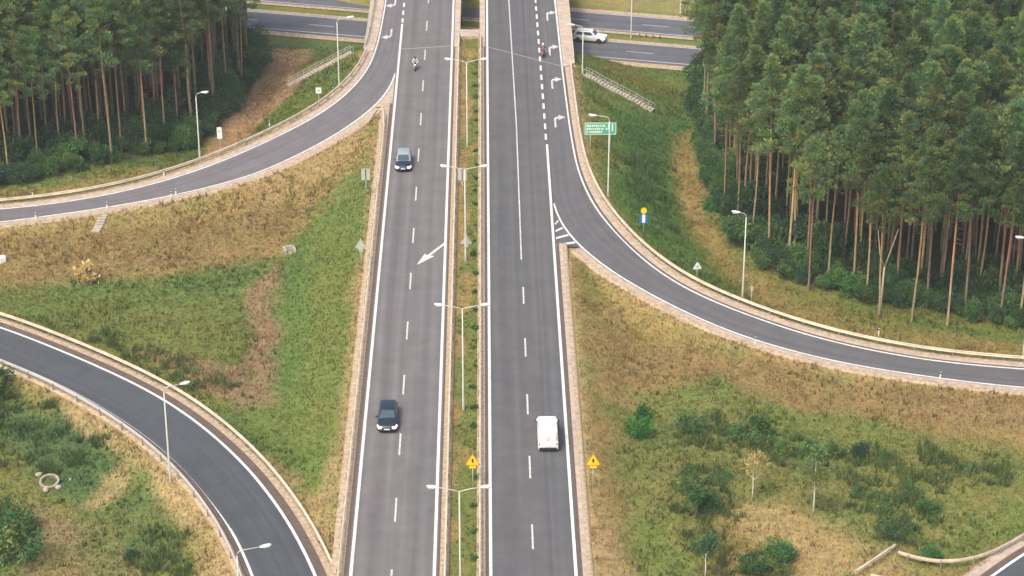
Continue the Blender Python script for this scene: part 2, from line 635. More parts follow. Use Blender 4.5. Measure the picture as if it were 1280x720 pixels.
def terrain_fast(x, y, detail=False):
    if GRID is None:
        return terrain(x, y, detail)
    ax, ay, gz, gd = GRID
    x, y = np.asarray(x, float), np.asarray(y, float)
    i = np.clip(np.searchsorted(ax, x) - 1, 0, len(ax) - 2)
    j = np.clip(np.searchsorted(ay, y) - 1, 0, len(ay) - 2)
    fx = np.clip((x - ax[i]) / (ax[i + 1] - ax[i]), 0, 1)
    fy = np.clip((y - ay[j]) / (ay[j + 1] - ay[j]), 0, 1)
    bl = lambda g: (g[j, i] * (1 - fx) + g[j, i + 1] * fx) * (1 - fy) + (g[j + 1, i] * (1 - fx) + g[j + 1, i + 1] * fx) * fy
    return (bl(gz), bl(gd)) if detail else bl(gz)


def tz(x, y):
    return float(terrain_fast(np.array([x]), np.array([y]))[0])


def on(px, py, it=9):
    """photo pixel -> point on the terrain"""
    z = -3.0
    for _ in range(it):
        p = at(px, py, z)
        z = 0.5 * z + 0.5 * tz(p[0], p[1])
    p = at(px, py, z)
    return (p[0], p[1], tz(p[0], p[1]))


# ------------------------------------------------------------------ ground cover zones
C = dict(dry=(0.30, 0.215, 0.085), straw=(0.40, 0.295, 0.145), tan=(0.38, 0.27, 0.135), brown=(0.225, 0.155, 0.07), red=(0.27, 0.185, 0.10),
         olive=(0.175, 0.175, 0.048), green=(0.115, 0.165, 0.045), bright=(0.128, 0.178, 0.043), lush=(0.064, 0.155, 0.038), dark=(0.06, 0.11, 0.042),
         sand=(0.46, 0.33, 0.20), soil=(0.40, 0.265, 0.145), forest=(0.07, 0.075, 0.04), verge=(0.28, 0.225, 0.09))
# colour, softness, weight, polygon in photo pixels
ZONES = [
    ('dry', 2.0, 1.0, [(-200, 270), (0, 281), (230, 246), (412, 178), (475, 132), (470, 200), (430, 240), (360, 300), (352, 322), (200, 350), (0, 356), (-200, 360)]),
    ('straw', 2.0, .6, [(330, 228), (470, 150), (466, 200), (410, 225), (340, 250)]),
    ('brown', 3.0, .6, [(60, 290), (300, 255), (420, 240), (350, 318), (180, 348), (60, 350), (0, 352), (0, 300)]),
    ('green', 1.6, .9, [(-200, 362), (0, 362), (180, 350), (345, 326), (352, 420), (330, 500), (260, 500), (160, 440), (60, 402), (-200, 350)]),
    ('olive', 2.5, .5, [(0, 380), (140, 370), (320, 400), (330, 470), (280, 500), (150, 430)]),
    ('red', 1.0, 1.15, [(318, 350), (352, 330), (356, 420), (344, 505), (290, 510), (240, 480), (180, 445), (250, 450), (310, 470)]),
    ('bright', 1.3, .95, [(358, 322), (400, 258), (448, 205), (462, 200), (456, 300), (446, 400), (430, 520), (408, 610), (384, 615), (350, 560), (310, 515), (345, 508), (352, 420)]),
    ('lush', 1.5, .6, [(356, 330), (385, 290), (380, 400), (365, 470), (352, 480)]),
    ('olive', 2.0, .55, [(400, 320), (440, 300), (436, 420), (415, 520), (380, 560), (390, 420)]),
    ('straw', 1.0, .8, [(446, 330), (452, 330), (424, 560), (402, 680), (385, 640), (410, 600), (430, 500)]),
    ('tan', 1.0, .8, [(330, 572), (372, 596), (420, 700), (398, 690), (372, 636)]),
    # inside the loop
    ('dark', 2.0, 1.0, [(-60, 470), (20, 480), (120, 540), (160, 590), (120, 640), (60, 620), (0, 570), (-60, 560)]),
    ('olive', 1.5, .9, [(165, 590), (215, 610), (262, 690), (270, 760), (180, 760), (120, 650)]),
    ('dark', 1.5, .75, [(130, 640), (180, 600), (220, 660), (230, 720), (170, 700)]),
    ('straw', .8, .95, [(20, 468), (130, 522), (205, 580), (262, 655), (300, 740), (262, 740), (240, 672), (205, 618), (150, 570), (95, 520)]),
    ('straw', .7, .7, [(158, 575), (176, 592), (120, 638), (104, 632)]),
    ('red', 1.5, .8, [(36, 630), (100, 640), (170, 720), (180, 800), (20, 800)]),
    ('green', 1.2, .6, [(90, 650), (120, 650), (170, 740), (130, 760)]),
    ('olive', 1.2, .75, [(-60, 568), (10, 570), (60, 618), (110, 645), (90, 655), (30, 632), (-60, 600)]),
    # right field
    ('dry', 2.0, 1.0, [(706, 322), (800, 370), (920, 428), (1060, 466), (1300, 495), (1500, 505), (1500, 800), (735, 800), (722, 600), (710, 400)]),
    ('brown', 3.0, .65, [(760, 420), (900, 440), (1080, 480), (1300, 500), (1300, 540), (1000, 520), (830, 480), (760, 480)]),
    ('red', 3.0, .45, [(1180, 500), (1320, 505), (1320, 545), (1200, 540)]),
    ('green', 2.2, .85, [(780, 490), (900, 480), (1010, 515), (1130, 545), (1260, 560), (1400, 580), (1400, 720), (1100, 700), (980, 640), (900, 650), (860, 720), (780, 760), (775, 600)]),
    ('olive', 2.5, .6, [(800, 560), (930, 560), (1000, 600), (960, 700), (800, 690)]),
    ('bright', 1.5, .75, [(955, 515), (1100, 528), (1140, 560), (1050, 575), (960, 556)]),
    ('bright', 1.5, .6, [(840, 486), (900, 480), (930, 505), (850, 512)]),
    ('olive', 2.5, .6, [(1020, 540), (1240, 550), (1260, 600), (1180, 650), (1050, 600)]),
    ('bright', 1.2, .9, [(784, 640), (830, 660), (850, 720), (860, 800), (776, 800)]),
    ('bright', 1.5, .85, [(1180, 676), (1240, 640), (1330, 610), (1330, 650), (1240, 692), (1180, 698)]),
    ('straw', 2.0, .75, [(915, 636), (970, 622), (1060, 660), (1120, 690), (1080, 740), (1000, 720), (940, 680)]),
    ('green', 1.5, .6, [(930, 680), (980, 680), (1010, 730), (930, 740)]),
    ('olive', 1.0, .7, [(714, 330), (745, 345), (770, 380), (730, 390), (714, 360)]),
    ('tan', 1.2, .6, [(738, 590), (765, 600), (780, 720), (744, 740)]),
    ('straw', 1.0, .8, [(738, 680), (768, 668), (782, 720), (780, 760), (742, 740)]),
    # between the right slip road and the forest
    ('lush', 2.0, .95, [(735, 110), (825, 160), (870, 90), (905, 90), (880, 150), (840, 200), (850, 290), (920, 350), (915, 372), (860, 340), (790, 280), (745, 200)]),
    ('dark', 1.5, .6, [(775, 150), (835, 165), (830, 260), (850, 300), (800, 260), (775, 210)]),
    ('olive', 1.5, .8, [(735, 100), (770, 128), (776, 200), (760, 245), (728, 180)]),
    ('dry', 1.2, .9, [(838, 165), (872, 165), (880, 240), (898, 300), (960, 360), (1080, 404), (1300, 428), (1300, 452), (1090, 428), (960, 385), (900, 340), (850, 260)]),
    ('olive', 1.5, .45, [(960, 365), (1080, 400), (1300, 430), (1300, 440), (1080, 415)]),
    ('olive', 1.5, .7, [(735, 86), (870, 92), (868, 128), (800, 110)]),
    ('green', 1.2, .6, [(820, 100), (868, 110), (862, 150), (815, 140)]),
    # left of the left slip road
    ('bright', 1.3, .8, [(448, 72), (458, 86), (430, 112), (340, 168), (300, 190), (318, 150), (352, 120)]),
    ('olive', 1.5, .7, [(330, 60), (450, 62), (440, 70), (356, 118), (330, 120)]),
    ('soil', .7, 1.3, [(340, 58), (392, 62), (362, 118), (326, 152), (292, 190), (246, 208), (268, 170), (302, 116), (326, 80)]),
    ('dry', 1.0, .9, [(-200, 250), (0, 250), (75, 242), (225, 208), (290, 186), (260, 196), (200, 205), (90, 232), (0, 240), (-200, 242)]),
    ('verge', 1.5, .8, [(250, -120), (470, -120), (470, 14), (320, 3), (250, 0)]),
    ('verge', 1.5, .8, [(700, -140), (1100, -140), (1100, 60), (860, 22), (712, 11)]),
    ('straw', 2.0, .7, [(1150, -120), (1500, -120), (1500, 60), (1230, 40)]),
    ('dark', 1.2, .55, [(318, 42), (455, 52), (452, 62), (380, 64), (318, 60)]),
]
FOREST_R = np.array([(29, 306), (27.5, 290), (27, 262), (28.5, 249), (32, 237), (41.5, 227.5), (57.5, 221.8), (84, 217), (84, 290), (66, 294), (50, 302)])
FOREST_L = np.array([(-92, 258), (-59.5, 261), (-48, 268.3), (-37, 276.5), (-33.4, 290), (-32, 304), (-33.5, 321), (-60, 327), (-92, 330)])


def poly_sd(x, y, poly):
    """signed distance, positive inside"""
    poly = np.asarray(poly, float)
    n = len(poly)
    ins = np.zeros(len(x), bool)
    dd = np.full(len(x), 1e9)
    for i in range(n):
        a, b = poly[i], poly[(i + 1) % n]
        e = b - a
        t = np.clip(((x - a[0]) * e[0] + (y - a[1]) * e[1]) / (e @ e + 1e-9), 0, 1)
        dd = np.minimum(dd, (x - a[0] - t * e[0]) ** 2 + (y - a[1] - t * e[1]) ** 2)
        c = (a[1] > y) != (b[1] > y)
        ins ^= c & (x < (b[0] - a[0]) * (y - a[1]) / (b[1] - a[1] + 1e-12) + a[0])
    return np.where(ins, 1, -1) * np.sqrt(dd)


_ZW = None


def ground_color(x, y, dm):
    global _ZW
    if _ZW is None:
        _ZW = [(c, s, wgt, np.array([on(*p)[:2] for p in pl])) for c, s, wgt, pl in ZONES]
    col = np.empty((len(x), 3))
    mixn = sstep(-.25, .3, fbm(x, y, 9, 4))[:, None]
    col[:] = np.array(C['olive']) * (1 - mixn) + np.array(C['green']) * mixn
    wob = fbm(x, y, 4.5, 4)
    for k, (c, s, wgt, pl) in enumerate(_ZW):
        lo, hi = pl.min(0) - 6, pl.max(0) + 6
        idx = np.nonzero((x > lo[0]) & (x < hi[0]) & (y > lo[1]) & (y < hi[1]))[0]
        if not len(idx):
            continue
        X, Y = x[idx], y[idx]
        sd = poly_sd(X, Y, pl) + wob[idx] * (s * 1.5 + .4)
        br = 0.78 + 0.45 * fbm(X + 31 * k, Y - 17 * k, 2.4, 3)
        m = (np.clip(sstep(-s, s, sd) * wgt * np.clip(br, 0.25, 1), 0, 1))[:, None]
        col[idx] = col[idx] * (1 - m) + np.array(C[c]) * m
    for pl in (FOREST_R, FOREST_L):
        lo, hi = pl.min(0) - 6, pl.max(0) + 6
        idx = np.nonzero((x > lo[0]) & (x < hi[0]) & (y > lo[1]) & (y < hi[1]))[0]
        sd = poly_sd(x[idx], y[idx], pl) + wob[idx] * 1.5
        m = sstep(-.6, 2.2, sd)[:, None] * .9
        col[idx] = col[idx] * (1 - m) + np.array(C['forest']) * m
    # median strip
    med = ((x > -4.4) & (x < 0) & (y < 304))
    t = sstep(-.2, .3, fbm(x, y * .35, 1.6, 3) + (x + 2.75) * .4)[:, None]
    mc = np.array(C['dry']) * .95 * (1 - t) + np.array(C['olive']) * .5 * t + np.array(C['green']) * .45 * t
    col = np.where(med[:, None], mc, col)
    # sandy scatter thrown onto the verges
    v = (sstep(2.6, 1.3, dm + .5 * wob) * (dm > 0) * .6)[:, None]
    col = col * (1 - v) + np.array(C['tan']) * v
    return col


def axis(a, b, st):
    fine = np.arange(a, b + st / 2, st)
    g = st * 1.35 ** np.arange(1, 26)
    up = b + np.cumsum(g)
    dn = a - np.cumsum(g)
    return np.r_[dn[::-1], fine, up]


gx, gy = axis(-92, 92, 0.62), axis(152, 352, 0.62)
gx, gy = gx[np.abs(gx) < 9000], gy[np.abs(gy) < 9000]
XX, YY = np.meshgrid(gx, gy)
ZZ, DM = terrain(XX, YY, True)
rough = 0.10 * fbm(XX, YY, 1.1, 2) * sstep(1.6, 3.0, DM)
rough[(YY > 352) | (YY < 152)] = 0
lowoff = (XX - LMID[0]) * LNOR[0] + (YY - LMID[1]) * LNOR[1]
rough[(lowoff > -5.5) & (lowoff < 18)] = 0
ZZ = ZZ + rough
GRID = (gx, gy, ZZ, DM)
nx, ny = len(gx), len(gy)
GV = np.stack([XX.ravel(), YY.ravel(), ZZ.ravel()], 1)
ii = (np.arange(ny - 1)[:, None] * nx + np.arange(nx - 1)[None, :]).ravel()
GF = np.stack([ii, ii + 1, ii + 1 + nx, ii + nx], 1)
GC = ground_color(GV[:, 0], GV[:, 1], DM.ravel())
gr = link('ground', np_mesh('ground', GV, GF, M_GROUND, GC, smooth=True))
tag(gr, 'meadow ground with dry brown and green grass patches between the roads', 'ground', kind='structure')


# ------------------------------------------------------------------ road sheets and markings
def strip(name, A, B, mat, nc=6, parent=None, dz=0.0, skirt=None, crown=0.0):
    n = len(A)
    s = np.r_[0, np.cumsum(np.hypot(*((A[1:] + B[1:] - A[:-1] - B[:-1])[:, :2] / 2).T))]
    W = np.hypot(*(A - B)[:, :2].T)
    V, U = [], []
    for k in range(nc + 1):
        t = k / nc
        V.append(A * (1 - t) + B * t + np.array([0, 0, dz]))
        U.append(np.stack([W * t, s], 1))
    if skirt:
        V.append(V[-1] + np.array([0, 0, -skirt]))
        U.append(U[-1] + np.array([skirt, 0]))
    m = len(V)
    V = np.stack(V, 1).reshape(-1, 3)
    U = np.stack(U, 1).reshape(-1, 2)
    i = (np.arange(n - 1)[:, None] * m + np.arange(m - 1)[None, :]).ravel()
    F = np.stack([i, i + 1, i + 1 + m, i + m], 1)
    a, b, c = V[F[0, 0]], V[F[0, 1]], V[F[0, 2]]
    if np.cross(b - a, c - a)[2] < 0:
        F = F[:, ::-1]
    return link(name, np_mesh(name, V, F, mat, uv=U, smooth=not skirt), parent)


def offs(A, B, d0):
    """edge A moved by d0 metres away from B"""
    u = (A - B)
    u[:, 2] = 0
    u = u / np.linalg.norm(u, axis=1)[:, None]
    r = A + u * d0
    return r


def edge(A, B, d0, d1):
    return offs(A.copy(), B.copy(), d0), offs(A.copy(), B.copy(), d1)


def straight(x0, y0, x1, y1, z=0.0, st=2.0):
    n = max(2, int(abs(y1 - y0) / st) + 1)
    t = np.linspace(0, 1, n)
    return np.stack([x0 + (x1 - x0) * t, y0 + (y1 - y0) * t, np.full(n, z)], 1)


def setting(o, label, cat):
    return tag(o, label, cat, kind='structure')


Y0, Y1 = 60, 700
rd_l = strip('carriageway', straight(XL0 - .3, Y0, XL0 - .3, Y1), straight(XL1 + .28, Y0, XL1 + .28, Y1), M_MAIN_L, 4)
setting(rd_l, 'two lane grey carriageway left of the grass median with oncoming cars', 'road')
rd_r = strip('carriageway', straight(XR0 - .28, Y0, XR0 - .28, Y1), straight(XR1 + .3, Y0, XR1 + .3, Y1), M_MAIN_R, 4)
setting(rd_r, 'darker grey carriageway right of the grass median with the white van', 'road')
sl_l = strip('slip_road', LR_O, LR_I, M_RAMP_L, 4, dz=-.008)
setting(sl_l, 'grey slip road curving off to the left below the pine stand', 'road')
sl_r = strip('slip_road', RR_I, RR_O, M_RAMP, 4, dz=-.008)
setting(sl_r, 'grey slip road curving away to the right below the forest', 'road')
lp = strip('loop_road', LP_O, LP_I, M_LOOP, 4)
setting(lp, 'dark asphalt loop road bending through the lower left corner', 'road')
br = strip('loop_road', BR_O, BR_I, M_LOOP, 4)
setting(br, 'dark loop road just showing in the lower right corner', 'road')


def line(A, B, d0, width, parent, mat=M_PAINT, name='edge_line', dz=.004):
    a, b = edge(A, B, d0, d0 - width)
    return strip(name, a, b, mat, 1, parent, dz=dz)


def bar(name, x, y0, y1, width, parent, mat, z=.004, x1=None):
    return strip(name, straight(x - width / 2, y0, (x1 or x) - width / 2, y1, z), straight(x + width / 2, y0, (x1 or x) + width / 2, y1, z), mat, 1, parent)


bar('edge_line', XL0, Y0, 309, .27, rd_l, M_PAINT)
bar('edge_line', XL1, Y0, Y1, .27, rd_l, M_PAINT)
bar('edge_line', XR0, Y0, Y1, .27, rd_r, M_PAINT)
bar('edge_line', XR1, Y0, 264, .27, rd_r, M_PAINT)
bar('lane_line', 3.76, 230.5, 270, .15, rd_r, M_PAINT_OLD)
bar('lane_line', 3.76, 270, 345, .15, rd_r, M_PAINT_OLD, x1=3.1)


def dashes(name, x, ys, ln, width, parent, mat, xs=None):
    me = None
    for k, y in enumerate(ys):
        X = xs[k] if xs is not None else x
        if me is None:
            b = MB()
            b.add([(-width / 2, -ln / 2, 0), (width / 2, -ln / 2, 0), (width / 2, ln / 2, 0), (-width / 2, ln / 2, 0)], [(0, 1, 2, 3)])
            me = b.mesh(name, mat)
        o = link(name, me, parent)
        o.location = (X, y, .005)


dashes('lane_dash', -8.24, [165.9 + 11.86 * k for k in range(16)], 4.1, .17, rd_l, M_PAINT_OLD)
dashes('lane_dash', 3.84, [161.0 + 12.1 * k for k in range(6)], 4.1, .17, rd_r, M_PAINT_OLD)
ys = [266.5 + 3.5 * k for k in range(22)]
dashes('lane_dash', 0, ys, 1.9, .26, rd_r, M_PAINT, [7.34 - max(0, y - 270) * .0035 for y in ys])
ys = [310.5 + 3.4 * k for k in range(10)]
dashes('lane_dash', XL0, ys, 1.8, .26, rd_l, M_PAINT)


def flat(name, poly, parent, mat, z=.005, loc=(0, 0), rz=0.0, k=1.0):
    ca, sa = math.cos(rz), math.sin(rz)
    b = MB()
    b.add([(loc[0] + (x * ca - y * sa) * k, loc[1] + (x * sa + y * ca) * k, z) for x, y in poly], [tuple(range(len(poly)))])
    return b.build(name, mat, parent)


M_JOINT = plain('joint_steel', (0.30, 0.29, 0.28), 0.7, var=.2)
for xa, xb, ya, yb, par in ((XL0, XL1 + .2, 298.6, 299.9, rd_l), (XR0 - .2, 10.2, 299.6, 291.6, rd_r)):
    m = MB()
    m.add([(xa, ya - .12, .007), (xb, yb - .12, .007), (xb, yb + .12, .007), (xa, ya + .12, .007)], [(0, 1, 2, 3)])
    m.build('expansion_joint', M_JOINT, par)
# big merge arrow on the left carriageway
a0, a1 = np.array(at(556, 304)[:2]), np.array(at(521, 331)[:2])
L_ = np.linalg.norm(a1 - a0)
ang = math.atan2(a1[1] - a0[1], a1[0] - a0[0])
flat('lane_arrow', [(0, -.14), (L_ - 2.7, -.17), (L_ - 2.9, -.62), (L_, 0), (L_ - 2.9, .62), (L_ - 2.7, .17), (0, .14)], rd_l, M_PAINT, loc=a0, rz=ang)
# turn arrows on the exit lanes
TURN = [(-.12, -2.0), (.12, -2.0), (.12, .7), (.45, 1.15), (.45, .55), (1.35, 1.5), (.45, 2.3), (.45, 1.6), (.1, 1.6), (-.12, 1.0)]
for px, py in ((684, 20), (687, 63), (690, 104), (694, 152)):
    p = at(px, py)
    flat('turn_arrow', TURN, sl_r, M_PAINT_OLD, .003, p[:2], 0, 1.0)
for px, py in ((494, 3), (489, 42), (500, -38)):
    p = at(px, py)
    flat('turn_arrow', TURN, sl_l, M_PAINT_OLD, .003, p[:2], math.pi, 1.0)

# slip roads' own lines
kL = int(np.argmax(LR_I[:, 1] < 290))
line(LR_O, LR_I, -.12, .24, sl_l)
line(LR_I[kL:], LR_O[kL:], -.1, .24, sl_l, dz=-.003)
kR = int(np.argmax(RR_I[:, 1] < 246))
line(RR_O, RR_I, -.12, .24, sl_r)
line(RR_I[kR:], RR_O[kR:], -.1, .24, sl_r, dz=-.003)
line(LP_O, LP_I, -.1, .28, lp)
line(LP_I, LP_O, -.1, .24, lp)
line(BR_O, BR_I, -.1, .28, br)

# hatched nose where the right slip road leaves
gA, gB = at(692, 268, -.02), at(693, 318, -.02)
gb = MB()
hat = MB()
ptsI = RR_I[kR:kR + 40]
ptsI = ptsI[ptsI[:, 0] - XR1 < 3.2]
GORE_R = ptsI[-1][1]
sheetA = np.array([(XR1 + .25, p[1], -.03) for p in ptsI])
sheetB = np.array([(p[0] + .1, p[1], p[2] - .02) for p in ptsI])
ng = strip('gore_area', sheetA, sheetB, M_RAMP, 2, dz=0)
setting(ng, 'paved hatched nose where the right slip road leaves the carriageway', 'pavement')
for k in range(1, len(ptsI) - 1, 2):
    p = ptsI[k]
    x0, x1 = XR1 + .3, p[0] - .1
    if x1 - x0 < .25:
        continue
    z = -.012 + .5 * p[2]
    b = MB()
    yy = p[1]
    b.add([(x0, yy - 1.2, -.01), (x1, yy + .1, p[2] + .006), (x1, yy + .6, p[2] + .006), (x0, yy - .7, -.01)], [(0, 1, 2, 3)])
    b.build('hatch_stripe', M_PAINT, ng)
ptsI2 = LR_I[kL - 6:kL + 40]
ptsI2 = ptsI2[(XL0 - ptsI2[:, 0] < 2.6) & (ptsI2[:, 0] < XL0 + .05)]
GORE_L = ptsI2[-1][1]
nL = int(np.argmax(LR_I[:, 1] < GORE_L))
nR = int(np.argmax(RR_I[:, 1] < GORE_R))
sA = np.array([(XL0 - .2, p[1], -.03) for p in ptsI2])
sB = np.array([(p[0] - .1, p[1], p[2] - .02) for p in ptsI2])
ng2 = strip('gore_area', sA, sB, M_GUTTER, 2, dz=0)
setting(ng2, 'pale paved nose where the left slip road leaves the carriageway', 'pavement')


# shoulders: gutter, then gravel with a dropping outer edge
def shoulder(A, B, parts, label, dz=-.012):
    """parts: (d0, d1, material, dz) running outwards from edge A"""
    for k, (d0, d1, mat, z) in enumerate(parts):
        a, b = edge(A, B, d0, d1)
        s = strip('verge_strip', a, b, mat, 2, dz=z, skirt=.5 if k == len(parts) - 1 else None)
        setting(s, label + (' pale gravel' if mat is M_GRAVEL else ' paved edge'), 'verge')


ml = straight(XL0, Y0, XL0, GORE_L + .8, 0, 2)
mm = straight(XL1, Y0, XL1, 300, 0, 2)
rm = straight(XR0, Y0, XR0, 300, 0, 2)
rr = straight(XR1, Y0, XR1, GORE_R + .5, 0, 2)
shoulder(ml, ml + [7, 0, 0], [(.28, .62, M_DARKEDGE, -.012), (.60, 1.75, M_GRAVEL, -.02)], 'left verge of the left carriageway,')
shoulder(mm, mm - [7, 0, 0], [(.26, .45, M_DARKEDGE, -.012), (.44, 1.25, M_GRAVEL, -.02)], 'median side of the left carriageway,')
shoulder(rm, rm + [7, 0, 0], [(.26, .45, M_DARKEDGE, -.012), (.44, 1.2, M_GRAVEL, -.02)], 'median side of the right carriageway,')
shoulder(rr, rr - [7, 0, 0], [(.28, .58, M_DARKEDGE, -.012), (.56, .95, M_GUTTER, -.016), (.94, 1.5, M_GRAVEL, -.022)], 'right verge of the right carriageway,')
cutL = LR_O[:, 1] < 299
cutR = RR_O[:, 1] < 293
shoulder(LR_O[cutL], LR_I[cutL], [(-.02, .75, M_GUTTER, -.014), (.74, 1.75, M_GRAVEL, -.022)], 'outer verge of the left slip road,')
shoulder(LR_I[nL - 1:], LR_O[nL - 1:], [(-.02, .55, M_GUTTER, -.014), (.54, 1.6, M_GRAVEL, -.022)], 'inner verge of the left slip road,')
shoulder(RR_O[cutR], RR_I[cutR], [(-.02, .25, M_DARKEDGE, -.013), (.24, .85, M_GUTTER, -.016), (.84, 1.75, M_GRAVEL, -.022)], 'outer verge of the right slip road,')
shoulder(RR_I[nR - 1:], RR_O[nR - 1:], [(-.02, .55, M_GUTTER, -.014), (.54, 1.4, M_GRAVEL, -.022)], 'inner verge of the right slip road,')
shoulder(LP_O, LP_I, [(-.02, .75, M_DARKEDGE, -.012), (.74, 1.75, M_GRAVEL, -.02)], 'outer verge of the loop road,')
shoulder(LP_I, LP_O, [(-.02, .4, M_DARKEDGE, -.012), (.39, 1.1, M_GRAVEL, -.02)], 'inner verge of the loop road,')
shoulder(BR_O, BR_I, [(-.02, .6, M_DARKEDGE, -.012), (.59, 1.75, M_GUTTER, -.02)], 'verge of the lower right loop road,')

# lower road
def low_strip(name, o0, o1, mat, parent=None, z=LOWZ, s0=-260, s1=260):
    n = 60
    A = np.array([lowpt(s, o0, z) for s in np.linspace(s0, s1, n)])
    B = np.array([lowpt(s, o1, z) for s in np.linspace(s0, s1, n)])
    return strip(name, A, B, mat, 3, parent)


lowA = low_strip('lower_road', -4.3, 3.6, M_LOW)
setting(lowA, 'near carriageway of the lower road passing under the bridge', 'road')
lowB = low_strip('lower_road', 8.0, 15.5, M_LOW)
setting(lowB, 'far carriageway of the lower road passing under the bridge', 'road')
for par, offset_list in ((lowA, (-3.5, 3.25)), (lowB, (8.4, 15.1))):
    for q in offset_list:
        low_strip('edge_line', q, q + .2, M_PAINT_OLD, par, LOWZ + .004)
for s0, s1, nm in ((-6.0, -4.25, 'near verge of the lower road, pale gravel'), (3.55, 4.6, 'median edge of the near lower carriageway, pale gravel'),
                   (7.0, 8.05, 'median edge of the far lower carriageway, pale gravel'), (15.45, 17.0, 'far verge of the lower road, pale gravel')):
    setting(low_strip('verge_strip', s0, s1, M_GRAVEL, None, LOWZ - .02), nm, 'verge')
for base in (-.2, 11.8):
    pr = lowA if base < 5 else lowB
    for k in range(-8, 9):
        a, b = lowpt(k * 12, base - .07), lowpt(k * 12 + 4, base + .07)
        m = MB()
        m.add([lowpt(k * 12, base - .08, LOWZ + .004), lowpt(k * 12 + 4, base - .08, LOWZ + .004), lowpt(k * 12 + 4, base + .08, LOWZ + .004), lowpt(k * 12, base + .08, LOWZ + .004)], [(0, 1, 2, 3)])
        m.build('lane_dash', M_PAINT_OLD, pr)

# ------------------------------------------------------------------ bridge
bridge = empty('bridge', (-2.3, 325, 0))
tag(bridge, 'concrete road bridge carrying both carriageways over the lower road', 'bridge')
BOX = MB


def bpart(name, polyA, z0, z1, mat, bevel=0):
    m = MB()
    m.prism([(x + 2.3, y - 325) for x, y in polyA], z0, z1)
    return m.build(name, mat, bridge, bevel=bevel)


def edge_poly(A, B, y0, y1, d0, d1):
    a, b = edge(A, B, d0, d1)
    k = (A[:, 1] > y0) & (A[:, 1] < y1)
    a, b = a[k], b[k]
    return [tuple(p[:2]) for p in a] + [tuple(p[:2]) for p in b[::-1]]


YB0, YB1 = 291.0, 353.0
bpart('deck_slab', [(-16.6, 297.5), (-3.55, 300), (-3.55, YB1), (-16.6, YB1)], -1.5, -.06, M_CONC)
bpart('deck_slab', [(-.85, 300), (11.9, 291.5), (11.9, YB1), (-.85, YB1)], -1.5, -.06, M_CONC)
bpart('median_wall', [(-3.6, 303.4), (-.8, 303.4), (-.8, 306.3), (-3.6, 306.3)], -1.4, .12, M_GUTTER)
M_KERB = plain('pink_kerb_walk', (0.45, 0.36, 0.295), 0.9, var=0.25, scale=.8)
for A, B, ya in ((LR_O, LR_I, 296.5), (RR_O, RR_I, 291.0)):
    bpart('footway', edge_poly(A, B, ya, YB1, -.02, 1.65), -.3, .12, M_KERB)
    bpart('edge_beam', edge_poly(A, B, ya, YB1, 1.655, 1.95), -.9, .2, M_CONC)
bpart('footway', [(-4.34, 299.5), (-3.56, 299.5), (-3.56, YB1), (-4.34, YB1)], -.3, .1, M_KERB)
bpart('footway', [(-.86, 299.5), (-.1, 299.5), (-.1, YB1), (-.86, YB1)], -.3, .1, M_KERB)
# abutments and columns
for y in (302.5, 352.5):
    bpart('abutment', [(-16.2, y - 1), (11.5, y - 5.5), (11.5, y - 3.5), (-16.2, y + 1)], -7, -1.45, M_CONC)
for x in (-14.5, -10, -5.5, 1.0, 5.5, 10.5):
    p = LMID + LDIR * (x + 3) + LNOR * 5.8
    m = MB()
    m.tube([(p[0] + 2.3, p[1] - 325, -7), (p[0] + 2.3, p[1] - 325, -1.4)], .5, 14)
    m.build('column', M_CONC, bridge, True)


def rail_pts(A, B, d0, y0, y1):
    a, _ = edge(A, B, d0, d0)
    return a[(a[:, 1] > y0) & (a[:, 1] < y1)]


for A, B in ((LR_O, LR_I), (RR_O, RR_I)):
    q = rail_pts(A, B, 1.8, 292 if A is RR_O else 298, YB1)[::2]
    m = MB()
    off = np.array([2.3, -325, 0])
    for h in (.55, .85, 1.2):
        m.tube([p + off + [0, 0, h] for p in q], .035, 5)
    m.build('railing', M_RAIL, bridge)
    m = MB()
    for p in q:
        m.box(p + off + [0, 0, .68], (.07, .07, 1.1))
    o = m.build('railing_posts', M_RAIL, bridge)
    o['kind'] = 'stuff'


# ------------------------------------------------------------------ guard rails
def guard_rail(pts, label, mat=M_RAIL, face=1.0, ends=(True, True), spacing=4.0):
    """pts = points on the ground line (top of road level)"""
    p = dense(pts, 1.0, 2.0)
    c = p[len(p) // 2]
    root = empty('guard_rail', tuple(c))
    tag(root, label, 'guard rail')
    q = p - c
    n = len(q)
    tv = np.gradient(q, axis=0)
    tv[:, 2] = 0
    tv /= np.linalg.norm(tv, axis=1)[:, None]
    nv = np.stack([tv[:, 1], -tv[:, 0], 0 * tv[:, 0]], 1) * face
    prof = [(.05, .77), (.11, .73), (.02, .62), (.11, .51), (.05, .45), (-.03, .45), (-.06, .62), (-.03, .77)]
    drop = np.zeros(n)
    if ends[0]:
        drop = np.maximum(drop, np.clip(1 - np.arange(n) / 7.0, 0, 1) ** 1.5 * .5)
    if ends[1]:
        drop = np.maximum(drop, np.clip(1 - np.arange(n)[::-1] / 7.0, 0, 1) ** 1.5 * .5)
    m = MB()
    m.loft([[q[i] + nv[i] * a + np.array([0, 0, b - drop[i]]) for a, b in prof] for i in range(n)])
    m.build('rail_beam', mat, root)
    m = MB()
    st = int(spacing)
    for i in range(1, n, st):
        m.box(q[i] - nv[i] * .09 + np.array([0, 0, .13 - drop[i] / 2]), (.1, .14, 1.2 - drop[i]), math.atan2(tv[i][1], tv[i][0]))
    o = m.build('posts', M_POST, root)
    o['kind'] = 'stuff'
    return root


def off_pts(A, B, d0, k0=0, k1=None):
    return edge(A, B, d0, d0)[0][k0:k1]


